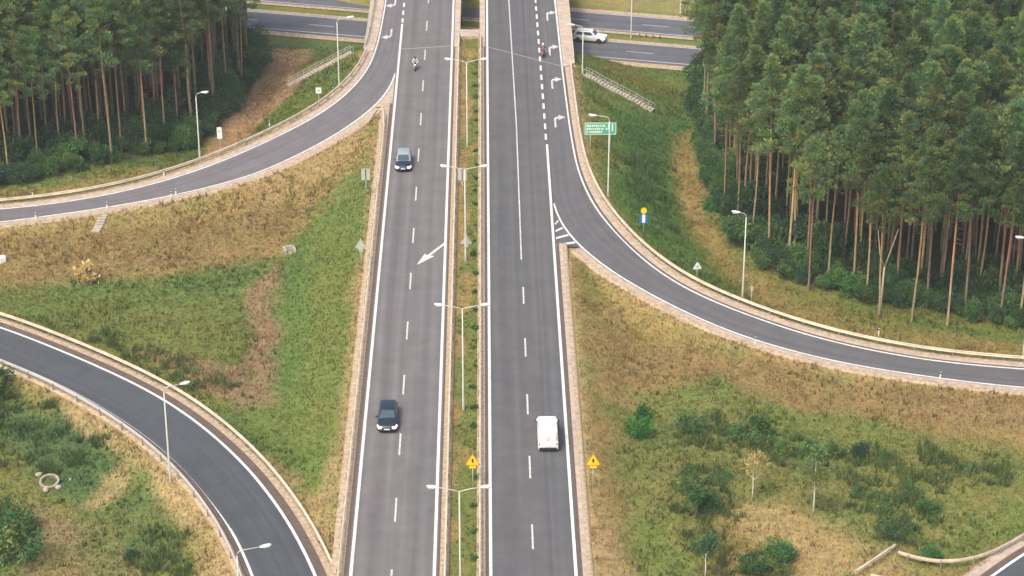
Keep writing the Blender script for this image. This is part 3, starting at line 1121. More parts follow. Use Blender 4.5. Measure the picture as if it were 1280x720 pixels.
guard_rail(straight(XL0 - 1.05, 130, XL0 - 1.05, GORE_L - 3, -.03, 2), 'long guard rail along the left verge of the left carriageway', face=1, ends=(False, True))
guard_rail([(XL0 - 1.1, GORE_L - 8, -.05), (XL0 - 1.15, GORE_L - 3, -.05), (XL0 - 1.6, GORE_L - .8, -.1), (XL0 - 2.4, GORE_L - 1.5, -.2), (XL0 - 3.4, GORE_L - 6, -.5)], 'short curved guard rail nose at the left slip road gore', face=-1, ends=(False, True))
guard_rail(straight(XL1 + .95, 130, XL1 + .95, 303.3, -.03, 2), 'guard rail on the left edge of the grass median', face=-1, ends=(False, False))
guard_rail(straight(XR0 - .95, 130, XR0 - .95, 303.3, -.03, 2), 'guard rail on the right edge of the grass median', face=1, ends=(False, False))
kk = LR_O[:, 1] < 297
guard_rail(off_pts(LR_O[kk], LR_I[kk], 1.15), 'guard rail along the outer side of the left slip road', face=-1, ends=(False, False))
kk = RR_O[:, 1] < 292
guard_rail(off_pts(RR_O[kk], RR_I[kk], 1.25), 'guard rail along the outer side of the right slip road', face=1, ends=(False, False))
guard_rail(off_pts(LP_O, LP_I, 1.45), 'guard rail on the outer side of the loop road', face=1, ends=(False, False))
guard_rail(off_pts(LP_I, LP_O, .85), 'pale guard rail on the inner side of the loop road', M_RAIL2, face=-1, ends=(False, False))


def on_list(pl):
    return [on(*p) for p in pl]


guard_rail(on_list([(1122, 698), (1140, 706), (1175, 713), (1218, 708), (1250, 694), (1280, 676), (1330, 645), (1400, 612)]), 'curved guard rail with a free end in the lower right corner', face=-1, ends=(False, False), spacing=3)
guard_rail(on_list([(1118, 689), (1098, 703), (1077, 717), (1060, 728)]), 'short straight guard rail end left of the curved one, lower right', face=-1, ends=(False, False), spacing=3)
guard_rail(on_list([(1088, 727), (1110, 731), (1150, 742), (1200, 752)]), 'guard rail entering at the bottom edge beside the lower right loop road', face=-1, ends=(False, False), spacing=3)


# ------------------------------------------------------------------ street lamps
def lamp_head(mat_h, parent, x, z, sgn, roll=.12, y=0):
    m = MB()
    rings = []
    for t, hw, hh in ((0, .07, .05), (.15, .14, .08), (.5, .2, .1), (.85, .17, .08), (1.0, .08, .04)):
        rings.append([(sgn * (x + t * .95), y + a * hw, z + b * hh + t * roll) for a, b in ((-1, -.6), (-.7, -1), (.7, -1), (1, -.6), (.8, .7), (.4, 1), (-.4, 1), (-.8, .7))])
    m.loft(rings)
    h = m.build('lamp_head', mat_h, parent, True)
    m = MB()
    m.box((sgn * (x + .55), y, z - .085), (.5, .24, .03))
    m.build('diffuser', plain_diff, h)
    return h


plain_diff = plain('lamp_glass', (0.75, 0.76, 0.72), 0.2, var=.03)


def lamp_pole(root, h, mat=None):
    m = MB()
    m.tube([(0, 0, -.5), (0, 0, .0), (0, 0, 1.4), (0, 0, 1.45), (0, 0, h)], [.13, .13, .12, .095, .06], 10)
    m.build('pole', mat or M_POLE, root, True)
    m = MB()
    m.box((0, 0, .02), (.42, .42, .06))
    m.build('base_plate', M_POST, root)


def double_lamp(loc, label):
    r = empty('street_lamp', loc)
    tag(r, label, 'street lamp', 'double-armed lamps along the median')
    lamp_pole(r, 10.95)
    for s in (-1, 1):
        m = MB()
        m.tube([(0, 0, 10.85), (s * .35, 0, 11.0), (s * .9, 0, 11.12), (s * 1.75, 0, 11.3)], [.05, .05, .045, .04], 8)
        m.build('arm', M_POLE, r, True)
        lamp_head(M_HEAD, r, 1.7, 11.3, s)
    return r


d0 = double_lamp((-2.35, 162.8, -.2), 'nearest double-armed lamp on the median, its foot below the frame')
for y, lb in ((196.5, 'double-armed lamp on the median beside the teal car, second from the front'), (230.5, 'double-armed lamp on the median just above the white merge arrow'),
              (264.0, 'farthest double-armed lamp on the median, below the bridge gap')):
    o = copy_tree(d0)
    o.location = (-2.35, y, -.2)
    o['label'] = lb


def single_lamp(loc, h, reach, ang, label, group='single-armed lamps beside the slip roads'):
    r = empty('street_lamp', loc, ang)
    tag(r, label, 'street lamp', group)
    lamp_pole(r, h - .45)
    m = MB()
    m.tube([(0, 0, h - .5), (.04, 0, h - .25), (.2, 0, h - .06), (.55, 0, h + .02), (reach, 0, h + .12)], [.06, .055, .05, .045, .04], 8)
    m.build('arm', M_POLE, r, True)
    lamp_head(M_HEAD, r, reach - .05, h + .12, 1)
    return r


def lamp_px(base, top, head, ang, label, **k):
    p = on(*base)
    D = math.hypot(p[0], p[1])
    dep = PITCH + math.atan((top[1] - 360) / FOC)
    h = CAM_H - D * math.tan(dep) - p[2]
    d = math.hypot(D, CAM_H - p[2] - h)
    reach = max(.7, abs(head[0] - top[0]) / FOC * d / max(.3, abs(math.cos(ang))) - .9)
    return single_lamp(p, h, reach, ang, label, **k)


lamp_px((213, 602), (206, 467), (238, 460), R(15), 'single-armed lamp standing inside the loop road bend, left')
lamp_px((250, 202), (247, 106), (258, 105), R(-8), 'single-armed lamp in front of the left pine stand')
lamp_px((928, 372), (931, 260), (913, 261), R(180), 'single-armed lamp by the forest edge on the right slip road')
lamp_px((760, 246), (762, 145), (736, 138), R(175), 'single-armed lamp standing behind the green direction sign')
lamp_px((424, 111), (420, 21), (441, 16), R(10), 'single-armed lamp on the left slip road next to the bridge corner')
lamp_px((728, 94), (727, 32), (708, 25), R(175), 'single-armed lamp at the right corner of the bridge')
lamp_px((302, 790), (303, 676), (345, 662), R(12), 'nearest single-armed lamp at the loop road, lower left, only its top showing')
single_lamp(on(1279, 446), 13.5, 1.2, R(180), 'single-armed lamp cut by the right frame edge beside the slip road')
for s, lb in ((23.5, 'tall thin lamp on the lower road median right of the bridge'), (28.5, 'thin lamp beyond the far lower carriageway')):
    p = lowpt(s, 5.8 if s < 25 else 18.5, LOWZ - .1)
    single_lamp(p, 10.5, 1.5, R(-100), lb)

# ------------------------------------------------------------------ road signs
M_YEL = plain('sign_yellow', (0.82, 0.58, 0.03), 0.5, var=.05)
M_RED = plain('sign_red', (0.55, 0.20, 0.02), 0.5, var=.05)
M_BLK = plain('sign_black', (0.02, 0.02, 0.02), 0.5, var=.05)
M_BLUE = plain('sign_blue', (0.03, 0.13, 0.38), 0.5, var=.05)
M_WHT = plain('sign_white', (0.80, 0.80, 0.76), 0.5, var=.05)
M_GRN = plain('sign_green', (0.10, 0.42, 0.30), 0.45, var=.08)
M_BACK = plain('sign_back_grey', (0.50, 0.50, 0.42), 0.6, 0.1, var=.1)


def plate(root, name, poly, z, y, mat, th=.02, parent=None):
    """flat plate in the xz plane facing -y"""
    m = MB()
    n = len(poly)
    vs = [(a, y, z + b) for a, b in poly] + [(a, y + th, z + b) for a, b in poly]
    fs = [tuple(range(n)), tuple(range(2 * n - 1, n - 1, -1))] + [(k, k + n, (k + 1) % n + n, (k + 1) % n) for k in range(n)]
    m.add(vs, fs)
    return m.build(name, mat, parent or root)


def sign_post(root, xs, h, r=.045):
    for x in xs:
        m = MB()
        m.tube([(x, 0, -.6), (x, 0, h)], r, 8)
        m.build('post', M_POLE, root, True)


def rect(w_, h_):
    return [(-w_ / 2, -h_ / 2), (w_ / 2, -h_ / 2), (w_ / 2, h_ / 2), (-w_ / 2, h_ / 2)]


def rtri(s, r_=.12):
    pts = []
    for a in (90, 210, 330):
        c = (math.cos(R(a)) * (s - r_), math.sin(R(a)) * (s - r_))
        for d_ in (-50, -25, 0, 25, 50):
            pts.append((c[0] + math.cos(R(a + d_)) * r_, c[1] + math.sin(R(a + d_)) * r_))
    return pts


def warn_sign(loc, label):
    r = empty('road_sign', loc)
    tag(r, label, 'road sign', 'yellow warning signs')
    sign_post(r, (0,), 3.5)
    pl = plate(r, 'sign_panel', rtri(.76), 2.72, -.08, M_RED)
    plate(r, 'yellow_field', rtri(.64, .1), 2.72, -.088, M_YEL, .006, pl)
    plate(r, 'symbol', [(-.06, -.1), (.06, -.1), (.10, .22), (0, .33), (-.10, .22)], 2.7, -.094, M_BLK, .005, pl)
    p2 = plate(r, 'supplementary_panel', rect(.62, .34), 2.18, -.07, M_YEL)
    return r


warn_sign(on(591, 609), 'yellow triangular warning sign on the median beside the rail')
warn_sign(on(741, 609), 'yellow triangular warning sign on the verge right of the white van')


def back_sign(px, label, kind, h=3.7, face=0.0):
    r = empty('road_sign', on(*px), face)
    tag(r, label, 'road sign', 'grey sign backs')
    if kind == 'plates':
        sign_post(r, (0,), h)
        plate(r, 'sign_panel', rect(1.0, 1.45), h - .75, -.09, M_BACK)
        for x in (-.28, .28):
            plate(r, 'stiffener', rect(.07, 1.35), h - .75, -.125, M_POLE, .03)
    else:
        sign_post(r, (0,), h)
        plate(r, 'sign_panel', [(0, .75), (.6, -.2), (.55, -.35), (.25, -.42), (.2, -.75), (-.2, -.75), (-.25, -.42), (-.55, -.35), (-.6, -.2)] if kind == 'tri' else rect(.9, .9), h - .75, -.09, M_BACK)
        plate(r, 'stiffener', rect(.8, .07), h - .85, -.125, M_POLE, .03)
    return r


back_sign((458, 247), 'grey back of a tall rectangular sign left of the dark navy car', 'plates')
back_sign((578, 250), 'grey back of a rectangular sign on the median beside a lamp', 'plates', 4.0)
back_sign((452, 337), 'grey pointed sign back on the grass slope left of the carriageway', 'tri')
back_sign((583, 323), 'grey pointed sign back on the median near the merge arrow', 'tri', 2.9)

r = empty('road_sign', on(804, 293))
tag(r, 'sign post with yellow disc above a blue and white panel, right slip road', 'road sign')
sign_post(r, (0,), 3.3)
plate(r, 'sign_panel', [(.34 * math.cos(R(a)), .4 * math.sin(R(a))) for a in range(0, 360, 30)], 2.95, -.08, M_YEL)
pb = plate(r, 'blue_panel', rect(.95, 1.15), 1.95, -.08, M_BLUE)
plate(r, 'white_field', rect(.36, 1.0), 1.97, -.088, M_WHT, .005, pb)

r = empty('road_sign', on(871, 346), .2)
tag(r, 'small white triangular sign on the grass beside the right slip road', 'road sign')
sign_post(r, (0,), 1.5)
plate(r, 'sign_panel', rtri(.52), 1.25, -.08, M_WHT)
plate(r, 'symbol', rtri(.2, .04), 1.25, -.086, M_BACK, .004)
r = empty('road_sign', on(276, 194))
tag(r, 'narrow white sign on a post below the left pine stand', 'road sign')
sign_post(r, (0,), 3.7)
plate(r, 'sign_panel', rect(.6, 1.5), 2.9, -.08, M_WHT)
plate(r, 'symbol', rect(.25, .4), 3.1, -.086, M_BACK, .004)
r = empty('road_sign', on(399, 133))
tag(r, 'small pale sign on the green slope by the left slip road', 'road sign')
sign_post(r, (0,), 2.6)
plate(r, 'sign_panel', rect(.7, .8), 2.2, -.08, M_WHT)
plate(r, 'symbol', rect(.3, .3), 2.2, -.086, M_BACK, .004)
r = empty('road_sign', on(939, 378))
tag(r, 'thin grey marker sign next to the lamp at the forest edge', 'road sign')
sign_post(r, (0,), 2.0)
plate(r, 'sign_panel', rect(.3, .6), 1.7, -.07, M_BACK)

# green direction board: white border and the pale blocks of its unreadable lettering
gp = on(750, 190)
r = empty('direction_sign', gp)
tag(r, 'green direction board with pale lettering beside the right slip road', 'direction sign')
hz = 2.3
sign_post(r, (-1.2, 1.2), hz + 1.6, .06)
bd = plate(r, 'board', rect(3.9, 1.6), hz + .8, -.1, M_GRN, .04)
M_LET = plain('sign_lettering', (0.78, 0.84, 0.74), 0.5, var=.05)
for n_, q, z in (('border', rect(3.8, .06), .74), ('border', rect(3.8, .06), -.74)):
    plate(r, n_, q, hz + .8 + z, -.108, M_LET, .005, bd)
for x in (-1.87, 1.87):
    m = plate(r, 'border', [(x - .03, -.74), (x + .03, -.74), (x + .03, .74), (x - .03, .74)], hz + .8, -.108, M_LET, .005, bd)
m = MB()
rs = random.Random(3)
for row, (zz, x0, x1) in enumerate(((.38, -1.7, .5), (-.02, -1.7, 1.1), (-.42, -1.7, .2))):
    x = x0
    while x < x1:
        w_ = rs.uniform(.1, .2)
        m.box((x + w_ / 2, -.109, hz + .8 + zz), (w_, .006, .27 if rs.random() < .8 else .2))
        x += w_ + rs.uniform(.05, .1) + (.16 if rs.random() < .15 else 0)
m.box((1.0, -.109, hz + 1.15), (.16, .006, .6))
m.box((1.45, -.109, hz + .95), (.16, .006, .9))
o = m.build('lettering', M_LET, bd)
o['kind'] = 'stuff'

# marker posts beside the slip roads
mp = empty('marker_post', on(41, 246))
tag(mp, 'white marker post on the outer verge of the left slip road, nearest the frame edge', 'marker post', 'white marker posts')
m = MB()
m.box((0, 0, .42), (.14, .1, 1.0))
m.build('stem', M_WHT, mp, bevel=.02)
m = MB()
m.box((0, -.005, .78), (.148, .104, .18))
m.build('black_band', M_BLK, mp)
for q, lb in (((134, 262), 'white marker post on the inner verge of the left slip road, midway'), ((45, 275), 'white marker post on the inner verge of the left slip road, far left'),
              ((205, 221), 'white marker post on the outer verge of the left slip road near the lamp'), ((214, 248), 'white marker post of a close pair on the inner verge, left slip road'),
              ((220, 245), 'second marker post of a close pair on the inner verge, left slip road'), ((944, 431), 'white marker post on the inner verge of the right slip road below the lamp'),
              ((1175, 475), 'white marker post on the inner verge of the right slip road, far right'), ((1098, 420), 'white marker post behind the rail of the right slip road'),
              ((337, 160), 'white marker post on the green slope, outer side of the left slip road'), ((416, 118), 'white marker post beside the bridge corner lamp, left')):
    o = copy_tree(mp)
    o.location = on(*q)
    o['label'] = lb
for s in (24.6, 25.6, 26.6, 27.6):
    b_ = MB()
    b_.tube([(0, 0, 0), (0, 0, .75), (0, 0, .8)], [.1, .1, .05], 8)
    o = b_.build('bollard', M_POST, None, True, loc=lowpt(s, 6.6, LOWZ - .12))
    tag(o, ('leftmost' if s < 25 else 'second' if s < 26 else 'third' if s < 27 else 'rightmost') + ' short dark bollard of the row of four on the lower road median', 'bollard', 'bollards on the lower road median')


# ------------------------------------------------------------------ stairs down the embankment by the bridge
def stairs(p0, p1, label):
    a, b = Vector(p0), Vector(p1)
    r = empty('embankment_stairs', a)
    tag(r, label, 'stairs')
    dv = b - a
    hd = Vector((dv.x, dv.y, 0)).normalized()
    rz = math.atan2(hd.y, hd.x)
    n = 22
    m = MB()
    for k in range(n):
        t = (k + .5) / n
        c = dv * t
        zt = tz(a.x + c.x, a.y + c.y) - a.z
        m.box((c.x, c.y, zt + .02), (dv.xy.length / n, 1.1, .5), rz)
    o = m.build('steps', M_CONC, r)
    o['kind'] = 'stuff'
    for sd in (-1, 1):
        nv = Vector((-hd.y, hd.x, 0)) * .6 * sd
        pts, pm = [], MB()
        for k in range(0, n + 1, 2):
            c = dv * (k / n) + nv
            zt = tz(a.x + c.x, a.y + c.y) - a.z
            pts.append((c.x, c.y, zt + 1.05))
            pm.box((c.x, c.y, zt + .5), (.05, .05, 1.1))
        hm = MB()
        hm.tube(pts, .03, 6)
        h = hm.build('handrail', M_POLE, r)
        pm.build('handrail_posts', M_POLE, h)['kind'] = 'stuff'


pa, pb_ = at(731, 97, -.9), at(816, 154, -6.0)
stairs((pa[0], pa[1], tz(pa[0], pa[1])), (pb_[0], pb_[1], tz(pb_[0], pb_[1])), 'concrete stairs with handrails down the bank right of the bridge')
pa, pb_ = at(440, 68, -.9), at(360, 122, -5.8)
stairs((pa[0], pa[1], tz(pa[0], pa[1])), (pb_[0], pb_[1], tz(pb_[0], pb_[1])), 'concrete stairs with pale handrails down the bank left of the bridge')

# ------------------------------------------------------------------ concrete drain works
p = on(62, 604)
r = empty('culvert_inlet', p, .5)
tag(r, 'pale concrete culvert inlet with round chamber in the grass inside the loop', 'culvert')
m = MB()
ri = [(math.cos(R(a)), math.sin(R(a))) for a in range(0, 360, 15)]
m.loft([[(x * q[0], x * q[1], z) for q in ri] for x, z in ((.95, -.5), (.95, .35), (.74, .35), (.74, -.4))], cap=False)
M_OLDC = plain('mossy_concrete', (0.30, 0.26, 0.20), 0.95, var=.35, scale=2.5)
m.build('chamber_ring', M_OLDC, r).rotation_euler = (.22, -.12, 0)
m = MB()
m.box((0, 0, -.2), (1.3, 1.3, .1))
m.build('chamber_floor', M_DARKEDGE, r)
gq = random.Random(2)
for k in range(7):
    m = MB()
    an = gq.uniform(0, 6.28)
    rr_ = gq.uniform(1.2, 2.0)
    w1 = gq.uniform(.18, .4)
    m.loft([[(math.cos(R(a)) * w1 * q * gq.uniform(.8, 1.2), math.sin(R(a)) * w1 * q * gq.uniform(.8, 1.2), z) for a in range(0, 360, 51)] for q, z in ((.7, -.1), (1, .06), (.75, .22), (.2, .27))])
    st_ = m.build('stone', M_CONC, r)
    st_.location = (math.cos(an) * rr_, math.sin(an) * rr_, 0)
p = on(362, 315)
r = empty('drain_inlet', p, .3)
tag(r, 'small pale concrete drain inlet at the top of the bright green slope', 'drain')
m = MB()
for c, s in (((-.55, 0, .15), (.2, 1.2, .7)), ((.55, 0, .15), (.2, 1.2, .7)), ((0, .5, .2), (.9, .2, .8))):
    m.box(c, s)
m.build('walls', M_CONC, r, bevel=.02)
m = MB()
m.box((0, -.1, -.05), (.88, .98, .16))
m.build('grate', M_POST, r)
p0, p1 = on(130, 268), on(118, 292)
r = empty('drain_chute', p0)
tag(r, 'pale concrete drain chute running down from the left slip road', 'drain')
for k in range(9):
    t = k / 9
    x, y = p0[0] + (p1[0] - p0[0]) * t, p0[1] + (p1[1] - p0[1]) * t
    m = MB()
    m.box((x - p0[0], y - p0[1], tz(x, y) - p0[2] + .03), (.95, abs(p1[1] - p0[1]) / 9 * .86, .3), 0)
    m.build('chute_slab', M_CONC, r, bevel=.02)
o = MB()
o.box((0, 0, .2), (1.0, .8, .9), .3)
tag(o.build('concrete_block', M_WHT, None, bevel=.08, loc=on(2, 327)), 'small white concrete block at the left frame edge on dry grass', 'block')


# ------------------------------------------------------------------ vehicles
M_TYRE = plain('tyre_rubber', (0.025, 0.025, 0.027), 0.85, var=.1)
M_RIM = plain('alloy_rim', (0.5, 0.5, 0.52), 0.35, 0.7, var=.05)
M_GLASS = plain('tinted_glass', (0.05, 0.075, 0.09), 0.08, 0.0, var=.03, spec=1.0)
M_LAMPW = plain('headlamp_lens', (0.9, 0.92, 0.95), 0.15, var=.02, spec=.8)
_e = M_LAMPW.node_tree.nodes['Principled BSDF']       # daytime running lights are on
_e.inputs['Emission Color'].default_value = (1, 1, 1, 1)
_e.inputs['Emission Strength'].default_value = 1.2
M_LAMPR = plain('tail_lamp_lens', (0.28, 0.03, 0.03), 0.25, var=.05, spec=.8)
M_TRIM = plain('black_trim', (0.03, 0.03, 0.033), 0.6, var=.1)
M_PLATE = plain('licence_plate', (0.8, 0.8, 0.78), 0.5, var=.03)


def carpaint(name, c, metal=.3, rough=.3):
    m = plain(name, c, rough, metal, var=.04, scale=2.0, spec=.6)
    m.node_tree.nodes['Principled BSDF'].inputs['Coat Weight'].default_value = .6
    m.node_tree.nodes['Principled BSDF'].inputs['Coat Roughness'].default_value = .08
    return m


def car(loc, rz, paint, label, cat, L=4.3, W=1.8, H=1.48, st=None, belt=.95, cab=None, roofp=None, van=False, rails=False, stretch=1.12):
    """local +Y is forward. st: (y, zbottom, ztop, halfwidth factor). cab: (y front base, y front roof, y rear roof, y rear base)"""
    name = {'car': 'parked_car', 'van': 'delivery_van', 'SUV': 'suv'}.get(cat, 'car')
    if cat == 'car':
        name = 'car'
    r = empty(name, loc, rz)
    r.scale = (1.04, stretch, 1.05)
    tag(r, label, cat)
    hw = W / 2
    m = MB()
    rings = []
    for y, zb, zt, k in st:
        w_ = hw * k
        rings.append([(-w_ * .93, y, zb), (-w_, y, zb + .12), (-w_, y, zt - .26), (-w_ * .965, y, zt - .10), (-w_ * .86, y, zt - .02), (-w_ * .45, y, zt + .015),
                      (w_ * .45, y, zt + .015), (w_ * .86, y, zt - .02), (w_ * .965, y, zt - .10), (w_, y, zt - .26), (w_, y, zb + .12), (w_ * .93, y, zb)])
    m.loft(rings)
    body = m.build('body', paint, r, True, bevel=.03)
    yf, yfr, yrr, yr = cab
    t = MB()
    wb, wm, wt = hw * .93, hw * .9, hw * (.86 if van else .74)
    zr = H

    def ring(z, y0, y1, w_, c):
        return [(-w_, y0 + c, z), (-w_ + c, y0, z), (w_ - c, y0, z), (w_, y0 + c, z), (w_, y1 - c, z), (w_ - c, y1, z), (-w_ + c, y1, z), (-w_, y1 - c, z)]
    c = .12
    t.loft([ring(belt - .12, yr, yf, wb, c), ring(belt, yr + .02, yf - .05, wb, c), ring(zr - .1, yrr, yfr, wt + .03, c), ring(zr - .02, yrr + .1, yfr - .12, wt - .06, c), ring(zr, yrr + .3, yfr - .35, wt - .22, c)])
    t.build('cabin', roofp or paint, r, True, bevel=.02)
    z0, z1 = belt + .03, zr - .13

    def lerp(a, b, s):
        return a + (b - a) * s
    s0, s1 = (z0 - belt) / (zr - .1 - belt), (z1 - belt) / (zr - .1 - belt)

    def win(nm, ps, th=.012):
        v = [Vector(q) for q in ps]
        nrm = (v[1] - v[0]).cross(v[3] - v[0]).normalized()
        mm_ = MB()
        mm_.add([p_ + nrm * th for p_ in v] + [p_ - nrm * .01 for p_ in v], [(0, 1, 2, 3), (7, 6, 5, 4), (0, 4, 5, 1), (1, 5, 6, 2), (2, 6, 7, 3), (3, 7, 4, 0)])
        return mm_.build(nm, M_GLASS, r)
    fa, fb = lerp(yf - .05, yfr, s0), lerp(yf - .05, yfr, s1)
    wa, wc = lerp(wb, wt + .03, s0), lerp(wb, wt + .03, s1)
    win('windshield', [(wa - .14, fa, z0), (-wa + .14, fa, z0), (-wc + .14, fb, z1), (wc - .14, fb, z1)])
    ra, rb = lerp(yr + .02, yrr, s0), lerp(yr + .02, yrr, s1)
    if not van:
        win('rear_window', [(-wa + .16, ra, z0), (wa - .16, ra, z0), (wc - .16, rb, z1), (-wc + .16, rb, z1)])
    for sd in (-1, 1):
        segs = [(.12, .50), (.54, .90)] if not van else [(.06, .30)]
        for (u0, u1) in segs:
            A0, A1 = lerp(fa, ra, u0), lerp(fa, ra, u1)
            B0, B1 = lerp(fb, rb, max(.05, u0 - .05)), lerp(fb, rb, u1)
            q = [(sd * wa, A0, z0), (sd * wa, A1, z0), (sd * wc, B1, z1), (sd * wc, B0, z1)]
            if sd < 0:
                q = [q[1], q[0], q[3], q[2]]
            q = q if sd > 0 else q
            win('side_window', q[::-1])
    # wheels
    wx = hw - .1
    ys_ = (st[-1][0] - .82, st[0][0] + .78)
    for y in ys_:
        for sd in (-1, 1):
            m = MB()
            pr = [(-.1, .2), (-.11, .29), (-.08, .325), (.08, .325), (.11, .29), (.1, .2)]
            m.loft([[(sd * wx + a, y + math.cos(q) * b, .33 + math.sin(q) * b) for a, b in pr] for q in [2 * math.pi * k / 20 for k in range(21)]], cap=False)
            wl = m.build('wheel', M_TYRE, r, True)
            m = MB()
            m.tube([(sd * (wx + .085), y, .33), (sd * (wx + .1), y, .33)], [.21, .18], 14)
            m.build('rim', M_RIM, wl)
            m = MB()
            m.tube([(sd * (hw * .955), y, .36), (sd * (hw * 1.004), y, .36)], .385, 18)
            m.build('wheel_arch', M_TRIM, r)
    yfront, yrear = st[-1][0], st[0][0]
    for sd in (-1, 1):
        m = MB()
        zt = st[-2][2]
        m.loft([[(sd * (hw * q) + dx, yfront - .1 - dy, zt - .14 + dz) for dx, dz in ((-.16, -.08), (.15, -.09), (.14, .145), (-.14, .135))] for q, dy in ((.66, -.10), (.74, .08), (.86, .36))])
        m.build('headlight', M_LAMPW, r, bevel=.01)
        m = MB()
        m.box((sd * hw * .84, yrear + .06, (st[0][2] - .1) if not van else .85), (.2 if not van else .1, .16, .22))
        m.build('tail_light', M_LAMPR, r, bevel=.02)
        m = MB()
        m.box((sd * (hw + .1), lerp(yf, yfr, .25), belt + .1), (.2, .12, .15))
        m.build('mirror', paint if not van else M_TRIM, r, bevel=.03)
    m = MB()
    m.box((0, yfront + .005, .42), (W * .62, .05, .2))
    m.build('grille', M_TRIM, r, bevel=.02)
    m = MB()
    m.box((0, yrear - .0, .40), (W * .86, .07, .22))
    m.build('rear_bumper', M_TRIM, r, bevel=.03)
    for y_ in (yfront + .04, yrear - .045):
        m = MB()
        m.box((0, y_, .5 if y_ > 0 else (.72 if van else .62)), (.52, .015, .115))
        m.build('licence_plate', M_PLATE, r)
    # door seams, handles
    for sd in (-1, 1):
        for y in (yf - .75, lerp(yf, yr, .62)):
            m = MB()
            m.box((sd * hw * .995, y, belt - .22), (.03, .16, .035))
            m.build('door_handle', paint if not van else M_TRIM, r)
    if van:
        for sd in (-1, 1):
            m = MB()
            m.box((sd * hw * .40, yr - .012 + .05, .98), (hw * .76, .1, 1.25))
            dr = m.build('rear_door', paint, r, bevel=.03)
        m = MB()
        m.box((0, yr - .03, 1.2), (.05, .05, .12))
        m.build('door_handle', M_TRIM, r)
        for k in range(4):
            m = MB()
            m.box((0, lerp(yfr - .6, yrr + .5, k / 3), H + .005), (W * .62, .06, .03))
            m.build('roof_rib', paint, r, bevel=.01)
    if rails:
        for sd in (-1, 1):
            m = MB()
            m.tube([(sd * (wt - .08), yfr - .35, H - .01), (sd * (wt - .08), yfr - .45, H + .05), (sd * (wt - .08), yrr + .4, H + .05), (sd * (wt - .08), yrr + .3, H - .01)], .025, 6)
            m.build('roof_rail', M_TRIM, r)
    return r


HATCH = [(-2.12, .32, .82, .84), (-2.02, .22, .95, .93), (-1.5, .2, .99, .99), (-.4, .2, .97, 1), (.9, .2, .96, 1), (1.1, .2, .94, .99), (1.8, .22, .82, .95), (2.06, .26, .72, .88), (2.14, .32, .62, .8)]
NAVY = carpaint('navy_paint', (0.015, 0.024, 0.055))
TEAL = carpaint('dark_teal_paint', (0.012, 0.030, 0.040))
WHITE = carpaint('white_paint', (0.80, 0.79, 0.78), 0, .35)
ROOF_SKY = carpaint('roof_sky_reflection', (0.30, 0.36, 0.37), .1, .2)  # sky reflection painted into the pale cabin colour of the navy car
p = at(484, 541, 0)
car((p[0], p[1] + 2.15, 0), math.pi, TEAL, 'dark teal hatchback with bright headlights nearest the camera on the left carriageway', 'car', st=HATCH, cab=(1.05, .2, -1.55, -2.0), L=4.3)
p = at(504, 215, 0)
car((p[0], p[1] + 2.15, 0), math.pi, NAVY, 'dark navy hatchback with sky reflection painted on its roof, farther up the left carriageway', 'car', st=HATCH, cab=(1.05, .2, -1.6, -2.0), roofp=ROOF_SKY, W=1.82, H=1.52)
VAN = [(-2.05, .32, 1.0, .93), (-1.98, .24, 1.12, .98), (-1.3, .22, 1.12, 1), (.6, .22, 1.1, 1), (.95, .22, 1.05, 1), (1.7, .24, .95, .96), (2.02, .28, .82, .9), (2.12, .34, .7, .82)]
p = at(685, 562, 0)
car((p[0], p[1] + 2.1, 0), 0, WHITE, 'small white panel van seen from behind on the right carriageway', 'van', W=1.86, H=1.98, st=VAN, belt=1.1, cab=(1.05, .6, -1.85, -1.98), van=True, stretch=1.3)
SUVS = [(-2.3, .4, .98, .86), (-2.2, .32, 1.06, .95), (-1.5, .3, 1.1, 1), (0, .3, 1.08, 1), (1.0, .3, 1.08, 1), (1.2, .3, 1.06, .99), (2.0, .32, .98, .95), (2.25, .36, .86, .9), (2.33, .42, .74, .82)]
p = at(738, 52, LOWZ)
car((p[0] - .1, p[1] + .3, LOWZ), math.atan2(LDIR[1], LDIR[0]) - math.pi / 2, WHITE, 'white SUV coming out from under the bridge on the lower road', 'SUV', stretch=1.02, W=1.88, H=1.64, st=SUVS, belt=1.08, cab=(1.1, .45, -1.95, -2.2), rails=True)

# ------------------------------------------------------------------ motorcycles with riders
M_BIKE = plain('motorcycle_black', (0.03, 0.03, 0.035), 0.35, .3, var=.1)
M_BIKER = plain('motorcycle_red', (0.30, 0.07, 0.07), 0.35, .2, var=.1)
M_LEATHER = plain('dark_riding_suit', (0.04, 0.04, 0.045), 0.7, var=.2)
M_MAROON = plain('dusky_red_jacket', (0.22, 0.10, 0.10), 0.8, var=.2)
M_LIGHTJ = plain('white_jacket', (0.78, 0.76, 0.78), 0.8, var=.1)
M_HELW = plain('white_helmet', (0.85, 0.83, 0.85), 0.25, var=.03)
M_HELB = plain('black_helmet', (0.04, 0.04, 0.05), 0.25, var=.03)
M_SKIN = plain('skin', (0.5, 0.3, 0.22), 0.6, var=.05)


